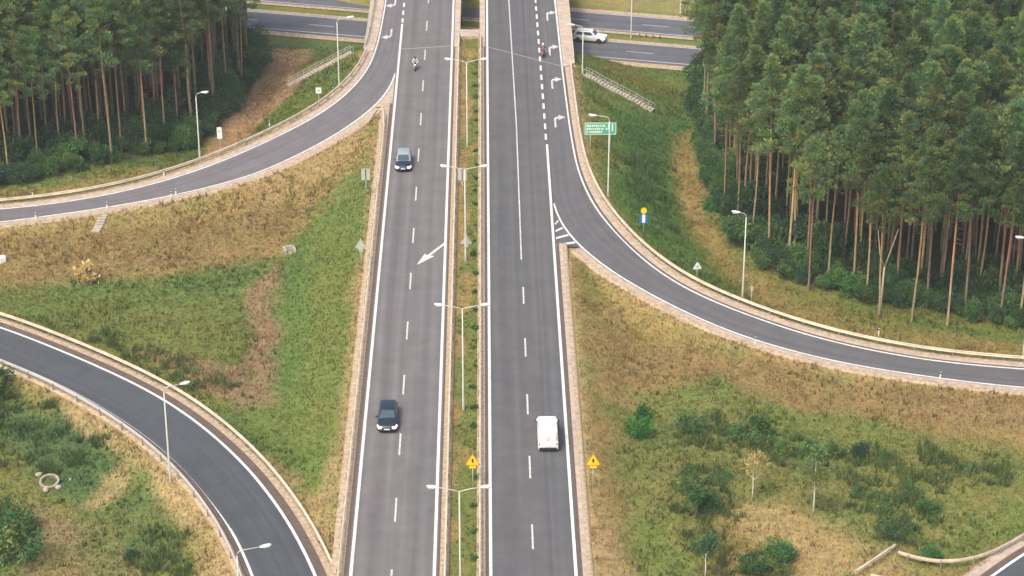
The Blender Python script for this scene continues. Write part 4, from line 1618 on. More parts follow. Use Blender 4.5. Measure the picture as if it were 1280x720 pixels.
def motorcycle(loc, rz, mat, label):
    r = empty('motorcycle', loc, rz)
    tag(r, label, 'motorcycle')
    for y in (-.68, .72):
        m = MB()
        m.loft([[(a, y + math.cos(q) * b, .31 + math.sin(q) * b) for a, b in ((-.06, .22), (-.075, .28), (0, .315), (.075, .28), (.06, .22))] for q in [2 * math.pi * k / 18 for k in range(19)]], cap=False)
        wl = m.build('wheel', M_TYRE, r, True)
        m = MB()
        m.tube([(-.05, y, .31), (.05, y, .31)], .23, 14)
        m.build('rim', M_RIM, wl)
    m = MB()
    m.loft([[(a * w_, y, z + b * h) for a, b in ((-1, 0), (-.7, .8), (0, 1), (.7, .8), (1, 0), (.7, -.8), (0, -1), (-.7, -.8))] for y, z, w_, h in ((-.85, .82, .05, .05), (-.45, .76, .13, .08), (-.1, .74, .14, .1), (.1, .84, .17, .15), (.4, .88, .14, .12), (.55, .85, .06, .06))])
    m.build('tank_and_seat', mat, r, True)
    m = MB()
    m.box((0, .05, .45), (.34, .6, .4), 0, .8)
    m.build('engine', M_RIM, r, bevel=.05)
    m = MB()
    for s in (-.09, .09):
        m.tube([(s, .72, .31), (s, .45, .95)], .03, 6)
    m.build('fork', M_RIM, r)
    m = MB()
    m.tube([(-.38, .35, 1.02), (-.2, .45, 1.0), (.2, .45, 1.0), (.38, .35, 1.02)], .02, 6)
    m.build('handlebar', M_BIKE, r)
    m = MB()
    m.loft([[(a * w_, y, z + b * w_ * .9) for a, b in ((-1, 0), (-.6, .8), (.6, .8), (1, 0), (.6, -.8), (-.6, -.8))] for y, z, w_ in ((.48, .88, .12), (.62, .9, .17), (.74, .86, .1))])
    m.build('fairing', mat, r, True)
    m = MB()
    m.box((0, .755, .87), (.17, .04, .12))
    m.build('headlight', M_LAMPW, r, bevel=.02)
    m = MB()
    m.box((0, -.9, .82), (.14, .05, .07))
    m.build('tail_light', M_LAMPR, r)
    return r


def rider(loc, rz, jacket, helmet, label):
    r = empty('person', loc, rz)
    tag(r, label, 'person')
    V = [(0, -.25, .88), (0, -.18, 1.08), (0, -.05, 1.3), (0, .04, 1.44), (0, .08, 1.52), (0, .12, 1.62)]
    rad = [.15, .15, .17, .13, .065, .095]
    E = [(0, 1), (1, 2), (2, 3), (3, 4), (4, 5)]
    for s in (-1, 1):
        n = len(V)
        V += [(s * .2, .0, 1.42), (s * .34, .14, 1.2), (s * .36, .36, 1.05), (s * .36, .42, 1.03)]
        rad += [.075, .058, .042, .04]
        E += [(3, n), (n, n + 1), (n + 1, n + 2), (n + 2, n + 3)]
        n = len(V)
        V += [(s * .13, -.22, .86), (s * .22, .16, .78), (s * .21, -.12, .38), (s * .22, .04, .32)]
        rad += [.1, .075, .055, .045]
        E += [(0, n), (n, n + 1), (n + 1, n + 2), (n + 2, n + 3)]
    me = bpy.data.meshes.new('body')
    me.from_pydata(V, E, [])
    o = link('body', me, r)
    sk = o.modifiers.new('skin', 'SKIN')
    for k, v in enumerate(me.skin_vertices[0].data):
        v.radius = (rad[k], rad[k])
        v.use_root = (k == 0)
    ss = o.modifiers.new('sub', 'SUBSURF')
    ss.levels = ss.render_levels = 2
    me.materials.append(jacket)
    m = MB()
    rings = []
    for k in range(9):
        a = -math.pi / 2 + math.pi * k / 8
        rr_ = max(.01, math.cos(a))
        rings.append([(rr_ * .145 * math.cos(q), .13 + rr_ * .17 * math.sin(q), 1.66 + math.sin(a) * .165) for q in [2 * math.pi * j / 14 for j in range(14)]])
    m.loft(rings)
    h = m.build('helmet', helmet, r, True)
    m = MB()
    m.loft([[(math.sin(R(a)) * .152, .13 + math.cos(R(a)) * .178, 1.66 + z) for z in (-.02, .07)] + [(math.sin(R(a)) * .13, .13 + math.cos(R(a)) * .15, 1.66 + z) for z in (.07, -.02)] for a in range(-60, 61, 15)])
    m.build('visor', M_GLASS, h)
    for s in (-1, 1):
        m = MB()
        m.box((s * .36, .40, 1.03), (.1, .11, .08))
        for f_ in range(4):
            m.tube([(s * (.32 + f_ * .026), .44, 1.05), (s * (.32 + f_ * .026), .475, 1.03), (s * (.32 + f_ * .026), .465, 1.0)], .012, 5)
        m.tube([(s * .31, .39, 1.03), (s * .29, .43, 1.01), (s * .295, .455, .99)], .014, 5)
        m.build('glove', M_LEATHER, r, bevel=.015)
    return r


p = at(519, 88, 0)
motorcycle((p[0], p[1] + .5, 0), math.pi, M_BIKE, 'black motorcycle coming down the left carriageway')
rider((p[0], p[1] + .5, 0), math.pi, M_LIGHTJ, M_HELB, 'motorcyclist in a white jacket and dark helmet on the left carriageway')
p = at(676, 72, 0)
motorcycle((p[0] + .3, p[1] + .6, 0), 0, M_BIKER, 'dusky red motorcycle on the dotted line of the right carriageway')
rider((p[0] + .3, p[1] + .6, 0), 0, M_MAROON, M_HELW, 'motorcyclist in a dusky red jacket and white helmet on the right carriageway')


# ------------------------------------------------------------------ plants
def leaf_quads(cent, nrm, size, rng, asp=.45):
    """quads around points: cent (n,3), nrm (n,3) growth direction, size (n,)"""
    n = len(cent)
    nrm = nrm / (np.linalg.norm(nrm, axis=1)[:, None] + 1e-9)
    a = rng.normal(size=(n, 3))
    s = np.cross(nrm, a)
    s /= np.linalg.norm(s, axis=1)[:, None] + 1e-9
    l_ = nrm * size[:, None]
    w_ = s * (size * asp)[:, None] / 2
    v = np.stack([cent - w_ * .6, cent + l_ * .55 - w_, cent + l_, cent + l_ * .45 + w_], 1).reshape(-1, 3)
    f = np.arange(4 * n).reshape(n, 4)
    return v, f


def pine_crown(seed, h=9.5, rad=2.5, n=44, per=58, pal=None, pw=.75):
    """crown of a pine from z=0 to h, needle bundles on clumped branch ends"""
    g = np.random.default_rng(seed)
    V, F, CC = [], [], []
    br = MB()
    nv = 0
    for k in range(n):
        t = (k + g.random()) / n
        t = t ** .85
        prof = 1.28 * min(1.0, .55 + t * 1.9) * (1.02 - t) ** pw
        rr_ = rad * prof * g.uniform(.1, 1.25) ** .8
        an = 2.4 * k + g.uniform(-.5, .5)
        z = t * h
        c = np.array([math.cos(an) * rr_, math.sin(an) * rr_, z + g.uniform(-.5, .7)])
        sz = np.array([1, 1, .55]) * g.uniform(.34, .82) * (.75 + .35 * (1 - t))
        d_ = g.normal(size=(per, 3))
        d_ /= np.linalg.norm(d_, axis=1)[:, None]
        rad_ = g.random(per) ** .45
        pts = c + d_ * sz * rad_[:, None]
        dirs = d_ * [1, 1, .6] + [0, 0, .95] + .35 * np.array([math.cos(an), math.sin(an), 0])
        v, f = leaf_quads(pts, dirs + .35 * g.normal(size=(per, 3)), g.uniform(.22, .46, per), g, .33)
        base = np.array(pal[g.integers(len(pal))]) * g.uniform(.8, 1.2)
        tip = 0.8 + .4 * g.random(per)
        cc = base[None] * tip[:, None]
        V.append(v)
        F.append(f + nv)
        CC.append(np.repeat(cc, 4, 0))
        nv += len(v)
    V, F, CC = np.concatenate(V), np.concatenate(F), np.concatenate(CC)
    return V, F, CC


def pine_branches(seed, h, rad, n=14):
    g = np.random.default_rng(seed + 99)
    m = MB()
    for k in range(n):
        t = (k + g.random()) / n * .8
        an = 2.4 * k * 3 + g.uniform(-.4, .4)
        rr_ = rad * g.uniform(.5, .95) * (1 - .5 * t)
        z = t * h
        m.tube([(0, 0, z - .9), (math.cos(an) * rr_ * .5, math.sin(an) * rr_ * .5, z - .3), (math.cos(an) * rr_, math.sin(an) * rr_, z + .1)], [.07, .05, .025], 4, False)
    for k in range(7):       # dead stubs under the crown
        an = g.uniform(0, 6.28)
        z = -g.uniform(.3, 4.5)
        l_ = g.uniform(.4, 1.3)
        m.tube([(0, 0, z), (math.cos(an) * l_, math.sin(an) * l_, z - .15)], [.035, .015], 4, False)
    return m


PAL = [(0.135, 0.22, 0.074), (0.165, 0.24, 0.072), (0.115, 0.205, 0.082), (0.205, 0.255, 0.074), (0.10, 0.185, 0.086), (0.225, 0.25, 0.08), (0.135, 0.215, 0.076), (0.17, 0.205, 0.09)]
PINES = []
for k in range(12):
    g = random.Random(50 + k)
    clear = g.uniform(11.6, 14.0)
    ch = g.uniform(7.6, 10.8)
    rad = g.uniform(2.3, 3.1)
    v, f, c = pine_crown(200 + k, ch, rad, 124, 66, PAL, g.uniform(.5, .95))
    crown = np_mesh('crown', v, f, M_NEEDLE, c)
    lean = g.uniform(-.35, .35)
    lean2 = g.uniform(-.3, .3)
    tm = MB()
    hs = [0, .3, 2, clear * .5, clear, clear + ch * .4, clear + ch * .75]
    tm.tube([(0, 0, -.3)] + [(lean * (z / 20) ** 1.5 * 2.2 + .08 * math.sin(z * .5 + k), lean2 * (z / 20) ** 1.5 * 1.6, z) for z in hs[1:]],
            [.20, .165, .145, .13, .105, .06, .02], 8)
    trunk = tm.mesh('trunk', M_TRUNK, True)
    bm_ = pine_branches(k, ch, rad).mesh('branches', M_BRANCH)
    topx, topy = lean * ((clear + ch * .5) / 20) ** 1.5 * 2.2, lean2 * ((clear + ch * .5) / 20) ** 1.5 * 1.6
    PINES.append((crown, trunk, bm_, clear, (topx, topy), v, f, c, tm))


def pine(x, y, label, group=None, k=None, sc=None, rot=None):
    k = random.randrange(len(PINES)) if k is None else k
    cr, tr, bm_, clear, tp, *_ = PINES[k]
    r = empty('pine_tree', (x, y, tz(x, y)), random.uniform(0, 6.28) if rot is None else rot)
    s = random.uniform(.80, 1.10) if sc is None else sc
    r.scale = (s, s, s * random.uniform(.95, 1.05))
    tag(r, label, 'pine tree', group)
    link('trunk', tr, r)
    c = link('crown', cr, r)
    c.location = (tp[0], tp[1], clear)
    c.rotation_euler = (0, 0, random.uniform(0, 6.28))
    link('branches', bm_, c)['kind'] = 'stuff'
    return r


ORD = ['first', 'second', 'third', 'fourth', 'fifth', 'sixth', 'seventh', 'eighth', 'ninth', 'tenth', 'eleventh', 'twelfth', 'thirteenth', 'fourteenth', 'fifteenth', 'sixteenth', 'seventeenth', 'eighteenth', 'nineteenth']
FR = sorted([(985, 335), (1010, 364), (1035, 350), (1066, 366), (1098, 394), (1140, 403), (1158, 384), (1184, 408), (1206, 394), (1222, 380), (1250, 404), (1274, 408), (960, 322), (940, 304), (922, 286), (905, 262), (1120, 372)])
FL = sorted([(12, 226), (28, 205), (40, 195), (75, 198), (84, 182), (107, 182), (126, 186), (140, 204), (158, 168), (184, 194), (196, 168), (223, 174), (240, 158), (264, 134), (284, 122), (303, 118), (100, 160), (58, 172)])
taken = []
HIGH = sorted(range(len(PINES)), key=lambda i: -PINES[i][3])[:6]
for k, q in enumerate(FR):
    p = on(*q)
    taken.append(p[:2])
    pine(p[0], p[1], '%s bare-trunked pine along the front of the right forest, counted from its upper left end' % ORD[k], 'pines along the front of the right forest', k=HIGH[k % len(HIGH)])
for k, q in enumerate(FL):
    p = on(*q)
    taken.append(p[:2])
    pine(p[0], p[1], '%s bare-trunked pine along the front of the left stand, counted from the left frame edge' % ORD[k], 'pines along the front of the left stand')


def scatter(poly, sp, seed, lo):
    g = np.random.default_rng(seed)
    mn, mx = poly.min(0), poly.max(0)
    out = []
    j = 0
    for yy in np.arange(mn[1], mx[1], sp * .87):
        j += 1
        for xx in np.arange(mn[0] + (j % 2) * sp / 2, mx[0], sp):
            out.append((xx + g.uniform(-.38, .38) * sp, yy + g.uniform(-.38, .38) * sp))
    out = np.array(out)
    sd = poly_sd(out[:, 0], out[:, 1], poly)
    return out[sd > lo]


cand = []
for nm, poly, lo in (('r', FOREST_R, 1.2), ('l', FOREST_L, 1.2)):
    for x, y in scatter(poly, 3.0, 11, lo):
        if all((x - a) ** 2 + (y - b) ** 2 > 2.2 ** 2 for a, b in taken):
            cand.append((nm, x, y))
# those inside the picture, nearest first
def seen(x, y, z):
    v = np.array([x, y, z - CAM_H])
    dpt = v @ _f
    return 640 + FOC * (v @ _r) / dpt, 360 + FOC * (v @ _d) / dpt
vis, hid = [], []
for nm, x, y in cand:
    u, v_ = seen(x, y, 14)
    u2, v2 = seen(x, y, -4)
    (vis if (-30 < u < 1310 and v_ < 430 and v2 > -5) else hid).append((y, nm, x))
vis.sort()
n_ind = 262
LBL = {'r': ('slender pine inside the dense forest right of the carriageways, crown merged with its neighbours', 'pines inside the right forest'),
       'l': ('slender pine inside the stand at upper left, crown merged with its neighbours', 'pines inside the left stand')}
for y, nm, x in vis[:n_ind]:
    pine(x, y, *LBL[nm])
rest = vis[n_ind:] + hid
sv, sf, sc_, n_ = [], [], [], 0
tmb = MB()
for y, nm, x in rest:
    k = random.randrange(len(PINES))
    v, f, c = PINES[k][5:8]
    a = random.uniform(0, 6.28)
    s = random.uniform(.88, 1.08)
    z0 = tz(x, y)
    Rm = np.array([[math.cos(a), -math.sin(a), 0], [math.sin(a), math.cos(a), 0], [0, 0, 1]])
    q_ = len(v) // 8 * 4
    v, c, f = v[:q_ * 2].reshape(-1, 8, 3)[:, :4].reshape(-1, 3), c[:q_ * 2].reshape(-1, 8, 3)[:, :4].reshape(-1, 3), np.arange(q_).reshape(-1, 4)
    vv = (v @ Rm.T) * s + [x, y, z0 + PINES[k][3] * s]
    sv.append(vv); sf.append(f + n_); sc_.append(c * random.uniform(.8, 1.2)); n_ += len(v)
    tmb.tube([(x, y, z0 - .2), (x, y, z0 + 10 * s), (x, y, z0 + 20 * s)], [.22, .15, .03], 6)
if sv:
    o = link('pine_wood', np_mesh('pine_wood', np.concatenate(sv), np.concatenate(sf), M_NEEDLE, np.concatenate(sc_)))
    tag(o, 'dense mass of farther pine crowns at the back of both forests', 'forest', kind='stuff')
    t_ = tmb.build('trunks', M_TRUNK, o)
    t_['kind'] = 'stuff'
print('pines', len(vis), len(hid))


def bush_mesh(seed, rad, h, n_lobe, per, pal, leaf=.26, stem=True):
    g = np.random.default_rng(seed)
    V, F, CC, nv = [], [], [], 0
    for k in range(n_lobe):
        an = g.uniform(0, 6.28)
        rr_ = rad * math.sqrt(g.random()) * .75
        z = h * g.uniform(.22, .82) * (1 - .45 * (rr_ / rad) ** 2)
        c = np.array([math.cos(an) * rr_, math.sin(an) * rr_, z])
        sz = np.array([1, 1, .85]) * g.uniform(.24, .46) * (rad + h) / 2
        d_ = g.normal(size=(per, 3))
        d_[:, 2] = np.abs(d_[:, 2]) - .45
        d_ /= np.linalg.norm(d_, axis=1)[:, None]
        pts = c + d_ * sz * (g.random(per) ** .35)[:, None]
        pts[:, 2] = np.maximum(pts[:, 2], .05)
        v, f = leaf_quads(pts, d_ + [0, 0, .3] + .6 * g.normal(size=(per, 3)), g.uniform(.7, 1.4, per) * leaf, g, .6)
        cc = np.array(pal[g.integers(len(pal))])[None] * (g.uniform(.75, 1.25) * (.8 + .4 * g.random(per)))[:, None]
        V.append(v); F.append(f + nv); CC.append(np.repeat(cc, 4, 0)); nv += len(v)
    return np.concatenate(V), np.concatenate(F), np.concatenate(CC)


GREENS = [(0.075, 0.165, 0.05), (0.095, 0.185, 0.055), (0.06, 0.14, 0.055), (0.12, 0.195, 0.06)]
DARKG = [(0.055, 0.115, 0.055), (0.07, 0.13, 0.055), (0.045, 0.10, 0.055), (0.10, 0.15, 0.055)]
BRIGHT = [(0.06, 0.19, 0.035), (0.075, 0.20, 0.04), (0.055, 0.16, 0.035)]
YELG = [(0.26, 0.29, 0.09), (0.21, 0.27, 0.09), (0.32, 0.31, 0.10)]
ORNG = [(0.44, 0.34, 0.14), (0.38, 0.30, 0.13), (0.34, 0.30, 0.12)]
STRAW = [(0.58, 0.46, 0.20), (0.64, 0.51, 0.23), (0.50, 0.38, 0.16)]


def bmesh_of(name, *a, **k):
    v, f, c = bush_mesh(*a, **k)
    return np_mesh(name, v, f, M_LEAF, c)


BUSH = [bmesh_of('bush', 300 + k, 1.6, 2.6, 16, 150, GREENS if k % 3 else DARKG, leaf=.22) for k in range(6)]
def shoots(name, seed, rad, h, n, per, pal, leaf=.2):
    """loose upright shrub: many leafy shoots of unequal height"""
    g = np.random.default_rng(seed)
    V, F, CC, nv = [], [], [], 0
    for k in range(n):
        an, rr_ = g.uniform(0, 6.28), rad * math.sqrt(g.random())
        x0, y0 = math.cos(an) * rr_ * .6, math.sin(an) * rr_ * .6
        hh = h * g.uniform(.45, 1.0) * (1 - .45 * (rr_ / rad) ** 2)
        t = g.random(per) ** .8
        lx, ly = math.cos(an) * rr_ * .55, math.sin(an) * rr_ * .55
        w2 = .34 * (1 - t * .75)
        pts = np.stack([x0 + lx * t + g.normal(size=per) * w2, y0 + ly * t + g.normal(size=per) * w2, .05 + hh * t], 1)
        dr = np.stack([g.normal(size=per), g.normal(size=per), .5 + .6 * g.random(per)], 1)
        v, f = leaf_quads(pts, dr, g.uniform(.7, 1.5, per) * leaf, g, .5)
        cc = np.array(pal[g.integers(len(pal))])[None] * (g.uniform(.8, 1.25) * (.75 + .5 * g.random(per)))[:, None]
        V.append(v); F.append(f + nv); CC.append(np.repeat(cc, 4, 0)); nv += len(v)
    return np_mesh(name, np.concatenate(V), np.concatenate(F), M_LEAF, np.concatenate(CC))


DBUSH = [shoots('bush', 340 + k, 1.5, 2.0, 26, 55, (DARKG + GREENS) if k % 2 else GREENS + YELG[:1], leaf=.17) for k in range(6)]
GBUSH = [shoots('bush', 360 + k, 1.1, 2.0, 22, 70, BRIGHT) for k in range(3)]


def bush(me, x, y, s, label, group=None, sz=None, cat='bush', name='bush'):
    o = link(name, me)
    o.location = (x, y, tz(x, y) - .05)
    o.rotation_euler = (0, 0, random.uniform(0, 6.28))
    o.scale = (s, s * random.uniform(.85, 1.15), sz or s * random.uniform(.85, 1.15))
    return tag(o, label, cat, group)


# undergrowth along the forest edges
NUM = 'one two three four five six seven eight nine ten eleven twelve thirteen fourteen fifteen sixteen seventeen eighteen nineteen'.split()
TENS = {2: 'twent', 3: 'thirt', 4: 'fort', 5: 'fift', 6: 'sixt', 7: 'sevent', 8: 'eight', 9: 'ninet'}


def ordinal(n):
    if n <= 19:
        return ORD[n - 1]
    if n >= 100:
        return 'hundred-' + ordinal(n - 100) if n > 100 else 'hundredth'
    return TENS[n // 10] + ('ieth' if n % 10 == 0 else 'y-' + ORD[n % 10 - 1])


g = random.Random(5)
for poly, rows, where, gp_ in ((FOREST_R, range(0, 8), 'edging the right forest, counted from the left', 'undergrowth bushes of the right forest'),
                              (FOREST_L, range(0, 6), 'edging the left pines, counted from the left', 'undergrowth bushes of the left stand')):
    segs = [(poly[i], poly[i + 1]) for i in rows if i + 1 < len(poly)]
    spots = []
    cen = poly.mean(0)
    for a, b in segs:
        ln = np.linalg.norm(b - a)
        nrm = np.array([b[1] - a[1], a[0] - b[0]]) / ln
        if nrm @ (cen - a) < 0:
            nrm = -nrm
        for row, (dep, sp) in enumerate(((.6, 1.75), (2.6, 2.1), (5.2, 2.8), (8.4, 3.0))):
            for t in np.arange(0, ln, sp):
                if g.random() < .16:
                    continue
                p = a + (b - a) * (t + g.uniform(-.6, .6)) / ln + nrm * (dep + g.uniform(-.7, .9))
                if abs(p[0]) < 74:
                    spots.append((p[0], p[1], g.uniform(.55, 1.0) if row == 0 else g.uniform(.7, 1.5)))
    spots.sort(key=lambda q: seen(q[0], q[1], -4)[0])
    for k, (x, y, sc) in enumerate(spots):
        bush(g.choice(BUSH), x, y, sc, ordinal(k + 1) + ' green undergrowth bush ' + where, gp_, sc * g.uniform(1.0, 1.6))
for q, s, lb in (((322, 88), 1.7, 'big dark green bush at the right end of the left pine stand'), ((312, 60), 1.5, 'dark bush beside the lower road at the end of the left pine stand'),
                 ((285, 140), 1.2, 'round green bush between the left pine stand and the brown track'),
                 ((925, 305), 1.7, 'large dark green bush bulging out of the right forest behind the lamp'), ((890, 262), 1.1, 'bright green bush at the upper left corner of the right forest'),
                 ((955, 318), 1.5, 'dark green bush just right of the lamp at the forest edge')):
    p = on(*q)
    bush(BUSH[g.randrange(6)] if 'bright' not in lb else GBUSH[0], p[0], p[1], s, lb)
# shrubs of the right hand field
for q, kind, s, lb in (((800, 545), GBUSH, 1.1, 'tall bright green bush at the left edge of the right field'), ((802, 525), GBUSH, .9, 'second bright green bush just behind the tall one, right field'),
                       ((868, 538), DBUSH, 1.15, 'dark green bush standing alone right of the bright one, right field'),
                       ((930, 550), DBUSH, 1.1, 'dark bush at the left end of the thicket row, right field'), ((905, 542), DBUSH, .6, 'low dark bush between the lone bush and the thicket row'),
                       ((955, 560), DBUSH, .9, 'dark bush in the thicket row behind the orange-leaved sapling'), ((985, 570), DBUSH, 1.0, 'dark bush in the thicket row left of the small tree'),
                       ((1045, 572), DBUSH, .9, 'dark bush in the thicket row right of the small tree'), ((1075, 572), BUSH, .6, 'small green bush in the middle of the thicket row, right field'),
                       ((1108, 576), DBUSH, .7, 'dark bush at the right end of the thicket row'),
                       ((862, 612), DBUSH, 1.1, 'dark bush in the left clump of the right field'), ((880, 640), BUSH, 1.0, 'green bush at the front of the left clump, right field'),
                       ((905, 600), DBUSH, .7, 'small dark bush behind the left clump, right field'), ((884, 690), DBUSH, .9, 'dark bush with a pale stem below the left clump'),
                       ((1078, 622), DBUSH, .85, 'dark bush at the left of the lower right thicket'), ((1108, 640), DBUSH, .8, 'dark bush in the middle of the lower right thicket'),
                       ((1140, 620), DBUSH, .8, 'dark bush at the back of the lower right thicket'), ((1118, 668), DBUSH, 1.15, 'largest dark bush of the lower right thicket, just behind the rail end'),
                       ((1160, 640), BUSH, .7, 'small green bush at the right of the lower right thicket'), ((1212, 590), DBUSH, .6, 'small dark bush near the right edge of the right field'),
                       ((1160, 700), BUSH, .6, 'low green bush behind the curved guard rail'), ((970, 700), BUSH, .9, 'green bush at the bottom of the right field'),
                       ((940, 716), BUSH, .9, 'wide green bush cut by the bottom frame edge, right field'),
                       ((1060, 735), DBUSH, .8, 'dark bush at the bottom edge left of the short rail')):
    p = on(*q)
    bush(kind[g.randrange(len(kind))], p[0], p[1], s, lb)
# lower left corner
for q, kind, s, lb in (((12, 700), DBUSH, 2.2, 'large dark green bush filling the lower left corner'), ((-10, 660), DBUSH, 1.9, 'dark bush behind the large one at the lower left'),
                       ((22, 665), BUSH, 1.0, 'smaller green bush at the right side of the lower left bushes'), 
                       ((-14, 492), BUSH, 1.5, 'dark bush at the left frame edge below the loop road'), ((165, 700), BUSH, .45, 'tiny bush on the brown patch in the lower left')):
    p = on(*q)
    bush(kind[g.randrange(len(kind))], p[0], p[1], s, lb)
# straw heap
p = on(105, 352)
sm = shoots('dry_bush', 401, 1.0, 2.4, 22, 70, STRAW, leaf=.28)
bush(sm, p[0], p[1], 1.25, 'straw yellow dried bush standing on the brown field at left', cat='dry bush', name='dry_bush')


def small_tree(px, h, crown_r, crown_h, pal, trunk_mat, label, seed, per=70, lobes=9, fork=False, name='birch_tree', cat='tree', leaf=.24, tr=.1):
    p = on(*px)
    r = empty(name, p)
    tag(r, label, cat)
    m = MB()
    gg = random.Random(seed)
    m.tube([(0, 0, -.3), (.03, 0, h * .3), (-.02, .03, h * .6), (0, 0, h)], [tr, tr * .85, tr * .6, tr * .15], 8)
    m.build('trunk', trunk_mat, r, True)
    m = MB()
    for k in range(8):
        an = gg.uniform(0, 6.28)
        z = h * gg.uniform(.4, .85)
        l_ = crown_r * gg.uniform(.5, .95)
        m.tube([(0, 0, z), (math.cos(an) * l_ * .6, math.sin(an) * l_ * .6, z + .4), (math.cos(an) * l_, math.sin(an) * l_, z + .9)], [tr * .4, tr * .28, tr * .1], 5)
    m.build('branches', trunk_mat, r)['kind'] = 'stuff'
    v, f, c = bush_mesh(seed, crown_r, crown_h, lobes, per, pal, leaf)
    cr = link('crown', np_mesh('crown', v, f, M_LEAF, c), r)
    cr.location = (0, 0, h - crown_h * .85)
    return r


small_tree((1016, 644), 5.6, 1.35, 2.8, YELG, M_BIRCH, 'young birch with a white trunk and yellow-green crown, right field', 501, per=110, lobes=14, leaf=.2, tr=.08)
small_tree((940, 626), 5.0, 1.2, 2.6, ORNG, M_BIRCH, 'sapling with a pale trunk and sparse orange-brown leaves, right field', 502, per=75, lobes=13, leaf=.18, tr=.07)
small_tree((1016, 592), 3.6, 1.35, 2.4, GREENS, M_BRANCH, 'small green tree in the thicket row behind the white birch', 503, per=90, name='small_tree')
small_tree((881, 724), 4.2, .9, 2.2, DARKG, M_BIRCH, 'thin pale-stemmed sapling at the bottom edge of the right field', 504, per=90, tr=.06)
small_tree((948, 548), 2.6, 1.0, 1.9, GREENS, M_BRANCH, 'bushy little tree at the left end of the thicket row, right field', 505, per=90, name='small_tree')
small_tree((870, 648), 3.4, 1.1, 2.4, GREENS, M_BRANCH, 'bushy green young tree in front of the left clump, right field', 506, per=90, name='small_tree')

# forked pale snag at the forest front
p = on(1100, 398)
r = empty('dead_tree', p)
tag(r, 'pale forked dead trunk without crown at the right forest front', 'dead tree')
m = MB()
m.tube([(0, 0, -.3), (0, 0, 3.5), (.05, 0, 6.2)], [.14, .12, .10], 8)
m.build('trunk', M_BRANCH2, r, True)
for s in (-1, 1):
    m = MB()
    m.tube([(.05, 0, 6.0), (s * .5, .1, 7.6), (s * (.9 if s < 0 else 1.3), .2, 10.5)], [.085, .07, .035], 7)
    m.build('limb', M_BRANCH2, r, True)


# ------------------------------------------------------------------ grass and weeds: blades on the terrain
def blades(n, region, hrange, wid, seed, jitter, gain=1.0, dens=None, nb=3):
    g = np.random.default_rng(seed)
    x = g.uniform(region[0], region[1], n)
    y = g.uniform(region[2], region[3], n)
    v = np.stack([x, y - 0, np.full(n, -CAM_H - 2.0)], 1)
    dpt = v @ _f
    u, w_ = 640 + FOC * (v @ _r) / dpt, 360 + FOC * (v @ _d) / dpt
    k = (u > -60) & (u < 1340) & (w_ > -30) & (w_ < 790)
    x, y = x[k], y[k]
    z, dm = terrain_fast(x, y, True)
    z = np.where((dm < 1.8) & ~((x > -3.5) & (x < -.95)), z + .1, z)
    off = (x - LMID[0]) * LNOR[0] + (y - LMID[1]) * LNOR[1]
    med = (x > -3.5) & (x < -.95) & (y < 303)
    k = ((dm > 1.25 + .5 * vnoise(x / 1.3, y / 1.3)) | med) & ~((off > -6.2) & (off < 17.2) & ~((off > 4.8) & (off < 6.9)))
    k &= ~((x > -16.5) & (x < 12) & (y > 291) & ~med)
    k &= ~((poly_sd(x, y, FOREST_R) > 5) | (poly_sd(x, y, FOREST_L) > 5))
    if dens is not None:
        k &= dens(x, y, g)
    x, y, z, dm = x[k], y[k], z[k], dm[k]
    n = len(x)
    col = ground_color(x, y, dm)
    hs = g.uniform(hrange[0], hrange[1], n) * (0.75 + .5 * vnoise(x / 3.1, y / 3.1))
    hs = np.where((x > -3.6) & (x < -.9), hs * .6, hs)
    ver, colr = [], []
    for b in range(nb):
        an = g.uniform(0, 6.28, n)
        w2 = wid * g.uniform(.6, 1.3, n)
        lx, ly = g.normal(0, .35, n) * hs, g.normal(0, .35, n) * hs
        ox, oy = g.normal(0, .10, n), g.normal(0, .10, n)
        a = np.stack([x + ox - np.cos(an) * w2, y + oy - np.sin(an) * w2, z - .06], 1)
        c = np.stack([x + ox + np.cos(an) * w2, y + oy + np.sin(an) * w2, z - .06], 1)
        t = np.stack([x + ox + lx, y + oy + ly, z + hs], 1)
        ver.append(np.stack([a, c, t], 1))
        colr.append(col * (gain * (1 + jitter * g.normal(size=n)).clip(.35, 1.9))[:, None] * (1 + .12 * g.normal(size=(n, 3))).clip(.7, 1.3))
    ver = np.concatenate(ver).reshape(-1, 3)
    colr = np.repeat(np.concatenate(colr), 3, 0)
    return ver, np.arange(len(ver)).reshape(-1, 3), colr


v, f, c = blades(300000, (-85, 85, 158, 318), (.10, .32), .06, 21, .16, 1.05)
o = link('meadow_grass', np_mesh('meadow_grass', v, f, M_GRASS, c))
tag(o, 'short dry and green meadow grass covering the ground between the roads', 'grass', kind='stuff')


_BANK = np.array([on(*p)[:2] for p in [(358, 330), (400, 262), (448, 210), (460, 205), (452, 400), (430, 600), (400, 600), (352, 530), (352, 420)]])


def patchy(x, y, g):
    return (poly_sd(x, y, _BANK) < 0) & (g.random(len(x)) < np.clip(fbm(x, y, 5.0, 3) * 2.2 + .25, 0, 1))


v, f, c = blades(30000, (-85, 85, 158, 300), (.3, .7), .07, 22, .40, .92, patchy, 5)
c2 = c
o = link('tall_weeds', np_mesh('tall_weeds', v, f, M_GRASS, c2))
tag(o, 'patches of taller tangled weeds standing in the meadow', 'weeds', kind='stuff')


def green_only(x, y, g):
    col = ground_color(x, y, np.full(len(x), 5.0))
    return (poly_sd(x, y, _BANK) < -.5) & (col[:, 1] > col[:, 0] * 1.02) & (g.random(len(x)) < np.clip(fbm(x + 40, y, 3.0, 3) * 2.5 + .2, 0, 1))


